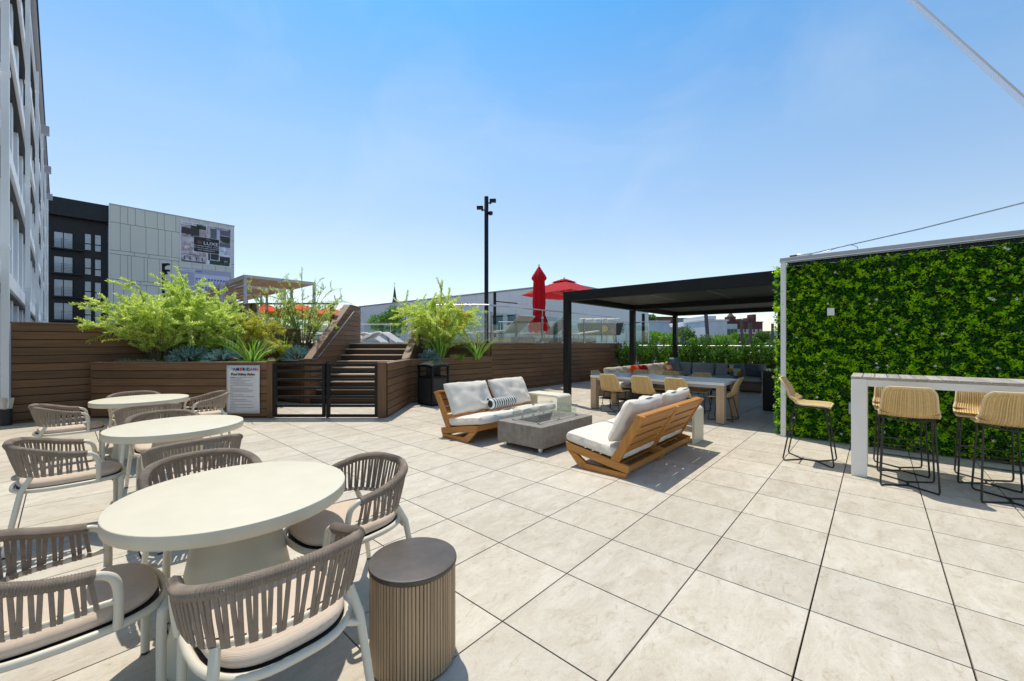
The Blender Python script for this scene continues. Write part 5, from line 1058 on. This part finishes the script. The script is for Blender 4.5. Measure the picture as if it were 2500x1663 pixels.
# hedge shrubs
hb = thing('hedge_planter', 'low grey planter trough under the hedge behind the corner sofa', 'planter', (4.85, 17.5, 0), VA); MB().box(0, 12, -.35, .35, .001, .38).build('trough', plain('grey_trough', (.33, .33, .32), .7), hb, bevel=.01); MB().box(.04, 11.96, -.31, .31, .381, .40).build('soil', M['soil'], hb)
hl = leaf('laurel_leaf', [(.03, .10, .01), (.07, .20, .014), (.16, .34, .025), (.025, .07, .01)], .3, .3)
hdesc = ['at the left end beside the board wall', 'just right of the middle pergola post', 'second right of the middle pergola post', 'left of the rear pergola post', 'just right of the rear pergola post', 'behind the corner of the sofa', 'behind the grey cushions', 'behind the right half of the sofa', 'above the patchwork pillow', 'past the sofa arm', 'next to the black counter', 'nearly hidden by the green wall', 'last one hidden by the green wall']
for k in range(13):
    x = .1 + k * .86; c = Vector((4.85, 17.45, .3)) + V * x; h = random.uniform(1.12, 1.42) * (.85 if k in (9,) else 1); r = .52; rs = random.Random(k + 90)
    t = thing('laurel_shrub', 'glossy green hedge shrub ' + hdesc[k], 'shrub', c, 0, 'hedge shrubs behind the corner sofa'); st = MB(); pos = []; drs = []
    for q in range(34):
        a = rs.uniform(0, 6.28); o_ = r * math.sqrt(rs.random()); tip = Vector((o_ * math.cos(a), o_ * math.sin(a), h * rs.uniform(.55, 1.0))); b_ = Vector((tip.x * .3, tip.y * .3, 0)); st.tube([b_, b_.lerp(tip, .5) + Vector((tip.x * .1, tip.y * .1, 0)), tip], [.012, .008, .003], 4, cap=False)
        for z in range(70): f = rs.uniform(.05, 1.02); pp = b_.lerp(tip, f) + Vector((rs.gauss(0, .05), rs.gauss(0, .05), 0)); s_ = Vector((rs.gauss(0, 1), rs.gauss(0, 1), rs.gauss(.5, .5))).normalized(); pos.append(pp); drs.append(s_ * .8 + Vector((0, 0, .55)))
    st.build('stems', M['bark'], t); leaf_mesh('foliage', hl, pos, drs, .095, .046, t)
for x, yt, Y, r, n, l, sd_, mt in ((1612, 800, 34, 1.9, 5200, 'feathery green tree beyond the railing left of the rear pergola post', 1, L_GREEN), (1664, 803, 36, 1.7, 4200, 'green tree beyond the railing right of the rear pergola post', 2, L_FAR), (1700, 818, 30, 1.1, 2400, 'small round tree beyond the railing below the white roofed house', 3, L_FAR), (1738, 806, 31, .95, 2200, 'slim light green tree in front of the white stepped building', 4, L_GREEN), (1757, 818, 33, .9, 1800, 'small tree just right of the slim light green tree', 5, L_FAR), (1790, 809, 36, 1.2, 2400, 'light green tree before the white annex', 6, L_GREEN), (1848, 810, 60, 3.4, 6000, 'large dark green round tree before the low red house', 7, L_FAR), (1684, 822, 28, .9, 1800, 'small light bush in front of the low house with pale roof', 8, L_GREEN), (1872, 832, 40, 1.2, 1800, 'dark green bush next to the green wall far away', 9, L_FAR)):
    p = P(x, yt, Y); tree('street_tree', l, (p.x, Y, -7), p.z + 7, r, n, mt, .2 if Y < 50 else .42, sd_, .55 if r < 2 else .6, .14, 14)
tree('street_tree', 'dark tree top beside the warehouse corner', (P(1590, 772, 90).x, 90, -7), P(0, 772, 90).z + 7, 2.6, 2500, L_FAR, .5, 21, .6, .2, 10)
# ================================================================== DECK FURNITURE (z = 1.505)
ZD = 1.505
# camera pole
def campole(label, px, Y, ytop, w=.13, z0=ZD, sides=((-1, .42), (1, .2))):
    x = (px - CX) / F * Y; zt_ = P(0, ytop, Y).z; t = thing('camera_pole', label, 'pole', (x, Y, z0)); h = zt_ - z0
    MB().lathe([(w / 2, .0), (w / 2, h - .01), (w / 2 - .01, h)], 20).build('shaft', M['black'], t, smooth=True); MB().lathe([(w * .8, .001), (w * .8, .03), (w * .52, .04)], 20).build('base_plate', M['black'], t)
    for s, z in ((q[0], h - q[1]) for q in sides):
        c = MB().tube([(s * w / 2, 0, z), (s * .13, 0, z)], .022, 8).box(s * .13 - .025, s * .13 + .025, -.03, .03, z - .03, z + .03).build('camera_arm', M['black'], t)
        x0, x1 = sorted((s * .10, s * .30)); MB().add([(x0, -.06, z + .02), (x1, -.06, z + .02), (x1, .06, z + .02), (x0, .06, z + .02), (x0, -.06, z + .12), (x1, -.06, z + .12), (x1, .06, z + .12), (x0, .06, z + .12)], [(0, 3, 2, 1), (4, 5, 6, 7), (0, 1, 5, 4), (2, 3, 7, 6), (0, 4, 7, 3), (1, 2, 6, 5)]).build('camera', M['black'], c, bevel=.01)
    MB().lathe([(.01, -.09), (.06, -.07), (.075, -.01), (.07, .02), (.03, .04)], 16, (.13, 0, h - .50)).build('dome_camera', M['black'], t, smooth=True)
    return t
campole('tall black camera pole at the corner of the glass railing', 1187.5, 12.6, 480)
campole('black camera pole in front of the grey panelled building', 399, 21, 643, sides=((1, .12), (1, .45)))
def arm_lamp(label, px, Y, ytop, ybase, s, arm):
    x = (px - CX) / F * Y; zt_ = P(0, ytop, Y).z; t = thing('street_lamp', label, 'lamp', (x, Y, ZD)); h = zt_ - ZD
    MB().box(-.07, .07, -.07, .07, 0, h).build('pole', M['black'], t, bevel=.01); MB().tube([(0, 0, h - .45), (s * arm, 0, h - .55)], .03, 6).build('arm', M['black'], t); MB().box(min(s * arm, s * (arm + .5)), max(s * arm, s * (arm + .5)), -.12, .12, h - .62, h - .54).build('lamp_head', M['alu'], t, bevel=.02)
arm_lamp('black street lamp with arm pointing right behind the glass railing', 1208, 19.5, 713, 760, 1, 1.1)
arm_lamp('black street lamp with arm pointing left under the pergola', 1570.5, 23, 766, 838, -1, .6)
# parasols
def open_parasol(label, loc, half, h, rz, mat, group=None, sag=.55, scal=0, vent=True):
    t = thing('parasol', label, 'parasol', loc, rz, group); n = 24
    def fn(u, v):
        x = (2 * u - 1) * half; y = (2 * v - 1) * half; k = max(abs(2 * u - 1), abs(2 * v - 1)); dg = abs(abs(2 * u - 1) - abs(2 * v - 1)); return Vector((x, y, h - sag * k ** 1.15 - .06 * dg * k * .6))
    MB().grid(fn, n, n).build('canopy', mat, t, smooth=True, solid=.004)
    if vent:
        def fv(u, v): x = (2 * u - 1) * half * .3; y = (2 * v - 1) * half * .3; k = max(abs(2 * u - 1), abs(2 * v - 1)); return Vector((x, y, h + .06 - .16 * k))
        MB().grid(fv, 8, 8).build('vent_cap', mat, t, smooth=True, solid=.004)
    va = MB()
    for s0_, s1_ in (((-1, -1), (1, -1)), ((1, -1), (1, 1)), ((1, 1), (-1, 1)), ((-1, 1), (-1, -1))):
        a_ = Vector((s0_[0] * half, s0_[1] * half, h - sag)); b_ = Vector((s1_[0] * half, s1_[1] * half, h - sag)); k_ = 8; vs = []
        for i in range(k_ + 1): q = a_.lerp(b_, i / k_); dz = .06 * (1 - abs(2 * i / k_ - 1)) * .6; vs += [q - Vector((0, 0, dz)), q - Vector((0, 0, dz + .16 + (.05 * (i % 2) if scal else 0)))]
        va.add(vs, [(2 * i, 2 * i + 1, 2 * i + 3, 2 * i + 2) for i in range(k_)])
    if scal: va.build('valance', mat, t, solid=.004)
    MB().tube([(0, 0, 0), (0, 0, h + .1)], .024, 10).build('pole', M['steel'], t, smooth=True)
    rb = MB()
    for a_ in range(8):
        q = [(1, 1), (1, 0), (1, -1), (0, -1), (-1, -1), (-1, 0), (-1, 1), (0, 1)][a_]; e = Vector((q[0] * half * .55, q[1] * half * .55, h - sag * .55 - .03)); rb.tube([(0, 0, h - .62), e], .009, 5)
    rb.build('ribs', M['alu'], t); MB().box(-.25, .25, -.25, .25, 0.002, .05).build('base', M['alu'], t); return t
open_parasol('open bright red parasol behind the closed one above the pergola corner', (.1287 * 16, 15.95, ZD), 1.22, 2.5, R(45), M['red'], sag=.62)
cp = thing('closed_parasol', 'closed dark red parasol tied on its pole behind the glass railing', 'parasol', (.0669 * 14.4, 14.4, ZD))
def folds(z, r, m_=9, amp=.22, ph=0): return [Vector((r * (1 + amp * math.cos(m_ * a + ph)) * math.cos(a), r * (1 + amp * math.cos(m_ * a + ph)) * math.sin(a), z)) for a in np.linspace(0, 2 * math.pi, 73)[:-1]]
prof = [(2.72, .03, 0), (2.66, .07, .02), (2.36, .26, .06), (2.28, .265, .09), (2.20, .19, .14), (1.8, .20, .17), (1.4, .215, .17), (1.12, .19, .15), (1.0, .205, .17), (.72, .30, .17), (.55, .36, .18), (.40, .33, .2)]
prof = [(z, r * .95, a) for z, r, a in prof]; mb = MB(); vs = []
for z, r, a in prof: vs += folds(z, r, 8, a, z * .4)
for j in range(72): a = 2 * math.pi * j / 72; k_ = 71 * 0; i0 = len(prof) * 72 - 72 + j; vs[i0] = vs[i0] + Vector((0, 0, .05 * math.cos(8 * a + .2)))
mb.add(vs, [(i * 72 + j, i * 72 + (j + 1) % 72, (i + 1) * 72 + (j + 1) % 72, (i + 1) * 72 + j) for i in range(len(prof) - 1) for j in range(72)]); mb.build('canopy', M['red'], cp, smooth=True)
MB().tube([(0, 0, 0), (0, 0, 2.76)], .022, 10).build('pole', M['steel'], cp, smooth=True); MB().lathe([(.01, 2.72), (.03, 2.74), (.03, 2.8), (.005, 2.83)], 12).build('finial', M['steel'], cp); MB().lathe([(.225, 1.06), (.228, 1.12), (.22, 1.13)], 24).build('tie_strap', M['red'], cp); MB().box(-.3, .3, -.3, .3, .001, .06).build('base', M['alu'], cp)
for k, (px, Y, y) in enumerate(((652, 22, 741), (728, 24, 738), (802, 21, 748))): open_parasol(('leftmost', 'middle', 'rightmost')[k] + ' of the three open orange red parasols behind the thin willow', ((px - CX) / F * Y, Y, ZD), 1.05, P(0, y, Y).z - ZD - .08, R(20 + k * 15), M['orange'], 'orange parasols on the pool deck', sag=.42, scal=1)
open_parasol('small distant red parasol left of the cabanas above the golden shrub', (-.7155 * 27, 27, ZD), 1.2, 2.5, R(30), M['red'], 'orange parasols on the pool deck', sag=.4, scal=1)
open_parasol('far red parasol whose tip peeps out right of the stair wall', (-15.6, 37.5, ZD), 1.25, 2.75, R(10), M['red'], sag=.35)
# cabanas
C0 = Vector((-10.17, 15.4, ZD)); SL = wood('cabana_slat', (.42, .27, .14), 'x', .6, .2, .2, 40); SLY = wood('cabana_slat', (.42, .27, .14), 'y', .6, .2, .2, 40)
def cabana(label, loc):
    t = thing('cabana', label, 'pergola', loc, UA, 'slatted cabanas on the pool deck'); s = 2.55; h = 2.6   # x = U, y = -V
    for x in (0, s):
        for y in (0, s): MB().box(x - .05, x + .05, y - .05, y + .05, 0.001, h - .1).build('post', M['alu'], t, bevel=.004)
    fr = MB().box(-.05, s + .05, -.05, .05, h - .099, h).box(-.05, s + .05, s - .05, s + .05, h - .099, h).box(-.05, .05, .051, s - .051, h - .099, h).box(s - .05, s + .05, .051, s - .051, h - .099, h); fr.build('top_frame', M['alu'], t, bevel=.004)
    ro = MB()
    for k in range(19): x = .1 + k * .13; ro.bar((x, .055, h - .06), (x, s - .055, h - .06), .095, .02, up=Vector((.35, 0, 1)))
    ro.build('roof_slats', SLY, t)
    sdx = MB()
    for k in range(19): z = .15 + k * .125; sdx.bar((-.0, .055, z), (-.0, s - .055, z), .02, .085, up=Vector((.5, 0, 1)))
    sdx.build('side_slats', SLY, t); MB().box(-.03, .03, s / 2 - .012, s / 2 + .012, .01, h - .1).build('side_mullion', M['alu'], t); return t
c_ = cabana('nearest slatted cabana with grey frame behind the planter', C0)
dup(c_, C0 - V * 3.45, UA, 'middle slatted cabana seen through the nearest one'); dup(c_, C0 - V * 6.9, UA, 'farthest slatted cabana left of the thin willow')
# loungers
def lounger(name, label, loc, rz, back=55, mat=None, wd=.78, plinth=True):
    t = thing(name, label, 'lounger', loc, rz); mat = mat or plain('grey_sling', (.42, .41, .40), .8)   # +x head end
    if plinth: MB().box(-1.1, 1.1, -.42, .42, .001, .20).build('plinth', plain('tan_plinth', (.38, .33, .27), .7, var=.2), t, bevel=.01)
    for x in (-.95, .35):
        for y in (-.33, .33): MB().tube([(x, y, .2), (x, y, .34)], .02, 8).build('leg', M['alu'], t)
    MB().box(-1.05, .42, -wd / 2, wd / 2, .34, .41).build('seat', mat, t, bevel=.02); a = R(back); L = .85; c_, s_ = math.cos(a), math.sin(a)
    bk = MB().box(0, L, -wd / 2, wd / 2, -.03, .03, Matrix.Translation((.42, 0, .39)) @ Matrix.Rotation(-a, 4, 'Y')).build('backrest', mat, t, bevel=.02)
    for y in (-wd / 2 + .1, wd / 2 - .1): MB().tube([(.42 + c_ * L * .55, y, .36 + s_ * L * .55), (.42 + c_ * L * .55 + .28, y, .2)], .013, 6).build('strut', M['alu'], t)
    return t
lounger('sun_lounger', 'grey sun lounger with raised back behind the glass railing, left of the closed parasol', (-.31, 13.95, ZD), VA, 36)
lounger('sun_lounger', 'grey sun lounger with raised back behind the glass, right of the closed parasol', (1.2, 16.1, ZD), VA, 34)
lounger('sun_lounger', 'low white cushioned lounger behind the pergola front post', (2.4, 17.3, ZD), R(8), 8, plain('white_sling', (.7, .7, .7), .8))
lounger('sun_lounger', 'low white lounger behind the right willow near the camera pole', (-1.5, 15.6, ZD), R(5), 6, MATS['white_sling'])
db_ = thing('daybed', 'dark basket daybed on legs with white cushions behind the glass railing', 'daybed', (4.25, 19.6, ZD), R(-4))
MB().add([(-.9, -.45, .38), (.9, -.45, .38), (.9, .45, .38), (-.9, .45, .38), (-1.05, -.5, .95), (1.05, -.5, .95), (1.05, .5, .95), (-1.05, .5, .95)], [(0, 3, 2, 1), (0, 1, 5, 4), (1, 2, 6, 5), (2, 3, 7, 6), (3, 0, 4, 7), (4, 5, 6, 7)]).build('basket', plain('dark_teal_basket', (.04, .055, .055), .7, var=.3), db_, bevel=.02)
for x in (-.7, .7):
    for y in (-.35, .35): MB().tube([(x, y, .38), (x * 1.1, y, .0)], .03, 8).build('leg', M['alu'], db_)
for k in range(3): pillow('cushion', M['cush'], db_, .66, .3, .2, T(-.65 + k * .65, -.1, 1.05, rx=-.3), seed=k)
MB().lathe([(.001, -.01), (.16, 0), (.001, .01)], 16).build('printed_flower', plain('yellow_print', (.55, .33, .03), .8), db_).matrix_local = Matrix.Translation((.15, -.49, .68)) @ Matrix.Rotation(R(90), 4, 'X')
MB().lathe([(.001, -.01), (.13, 0), (.001, .01)], 16).build('printed_flower', plain('pink_print', (.4, .07, .15), .8), db_).matrix_local = Matrix.Translation((.55, -.485, .58)) @ Matrix.Rotation(R(90), 4, 'X')
def wave(label, loc, rz, k=1):
    t = thing('wave_lounger', label, 'lounger', loc, rz, 'white curved poolside loungers'); n = 26
    pr = catmull([(-1.0, 0, .62), (-.72, 0, .34), (-.45, 0, .16), (-.1, 0, .20), (.2, 0, .36), (.48, 0, .36), (.8, 0, .16), (1.02, 0, .02)], n)
    mb = MB()
    for y in (-.32, .32): mb.tube([p + Vector((0, y, 0)) for p in pr], .028, 8)
    mb.tube(catmull([(-.45, -.32, .16), (-.62, -.32, .02)], 2), .024, 6).tube(catmull([(-.45, .32, .16), (-.62, .32, .02)], 2), .024, 6)
    for s in (-.32, .32): mb.tube(catmull([(-.5, s, .02), (-.25, s, .18), (.05, s, .30), (.2, s, .36)], 8), .02, 6)
    mb.build('frame', plain('gloss_white', (.8, .8, .8), .3), t, smooth=True); MB().grid(lambda u, v: pr[int(round(u * n))] + Vector((0, -.3 + .6 * v, .0)), n, 2).build('sling', plain('wave_sling', (.42, .42, .42), .8), t, smooth=True, solid=.006)
wave('white curved lounger at the top of the stairs, nearest', (-5.02, 14.6, ZD), R(-6)); wave('white curved lounger mostly hidden behind the first one at the stairs', (-5.9, 15.6, ZD), R(-4))
gbx = thing('glass_fence_box', 'short glass fence panel beside the young deck tree', 'fence', (-7.4, 20.3, ZD)); MB().box(0, 1.3, 0, .015, .03, .9).build('glass_panel', M['glass'], gbx); MB().tube([(-.9, 0, .95), (1.35, 0, .95)], .02, 8).box(0, .03, 0, .03, 0, .95).box(1.28, 1.31, 0, .03, 0, .95).build('frame', M['steel'], gbx)
# shade beyond the glass screen: white low lounge wall and pale seats
for k, (x, y, l) in enumerate(((-9.6, 17.0, 'white low daybed behind the framed glass, leftmost'), (-8.2, 16.6, 'white low daybed behind the framed glass, middle'), (-6.9, 16.9, 'white low daybed behind the framed glass, right'))):
    t = thing('low_daybed', l, 'daybed', (x, y, ZD), R(6 * k)); MB().box(-.55, .55, -.45, .45, .1, .28).build('frame', M['alu'], t, bevel=.01); pillow('mattress', M['cush'], t, 1.1, .9, .16, T(0, 0, .36, rx=R(90)), seed=k, wr=.004); pillow('back_cushion', M['cush'], t, 1.0, .4, .2, T(0, .35, .58, rx=.3), seed=k + 4)
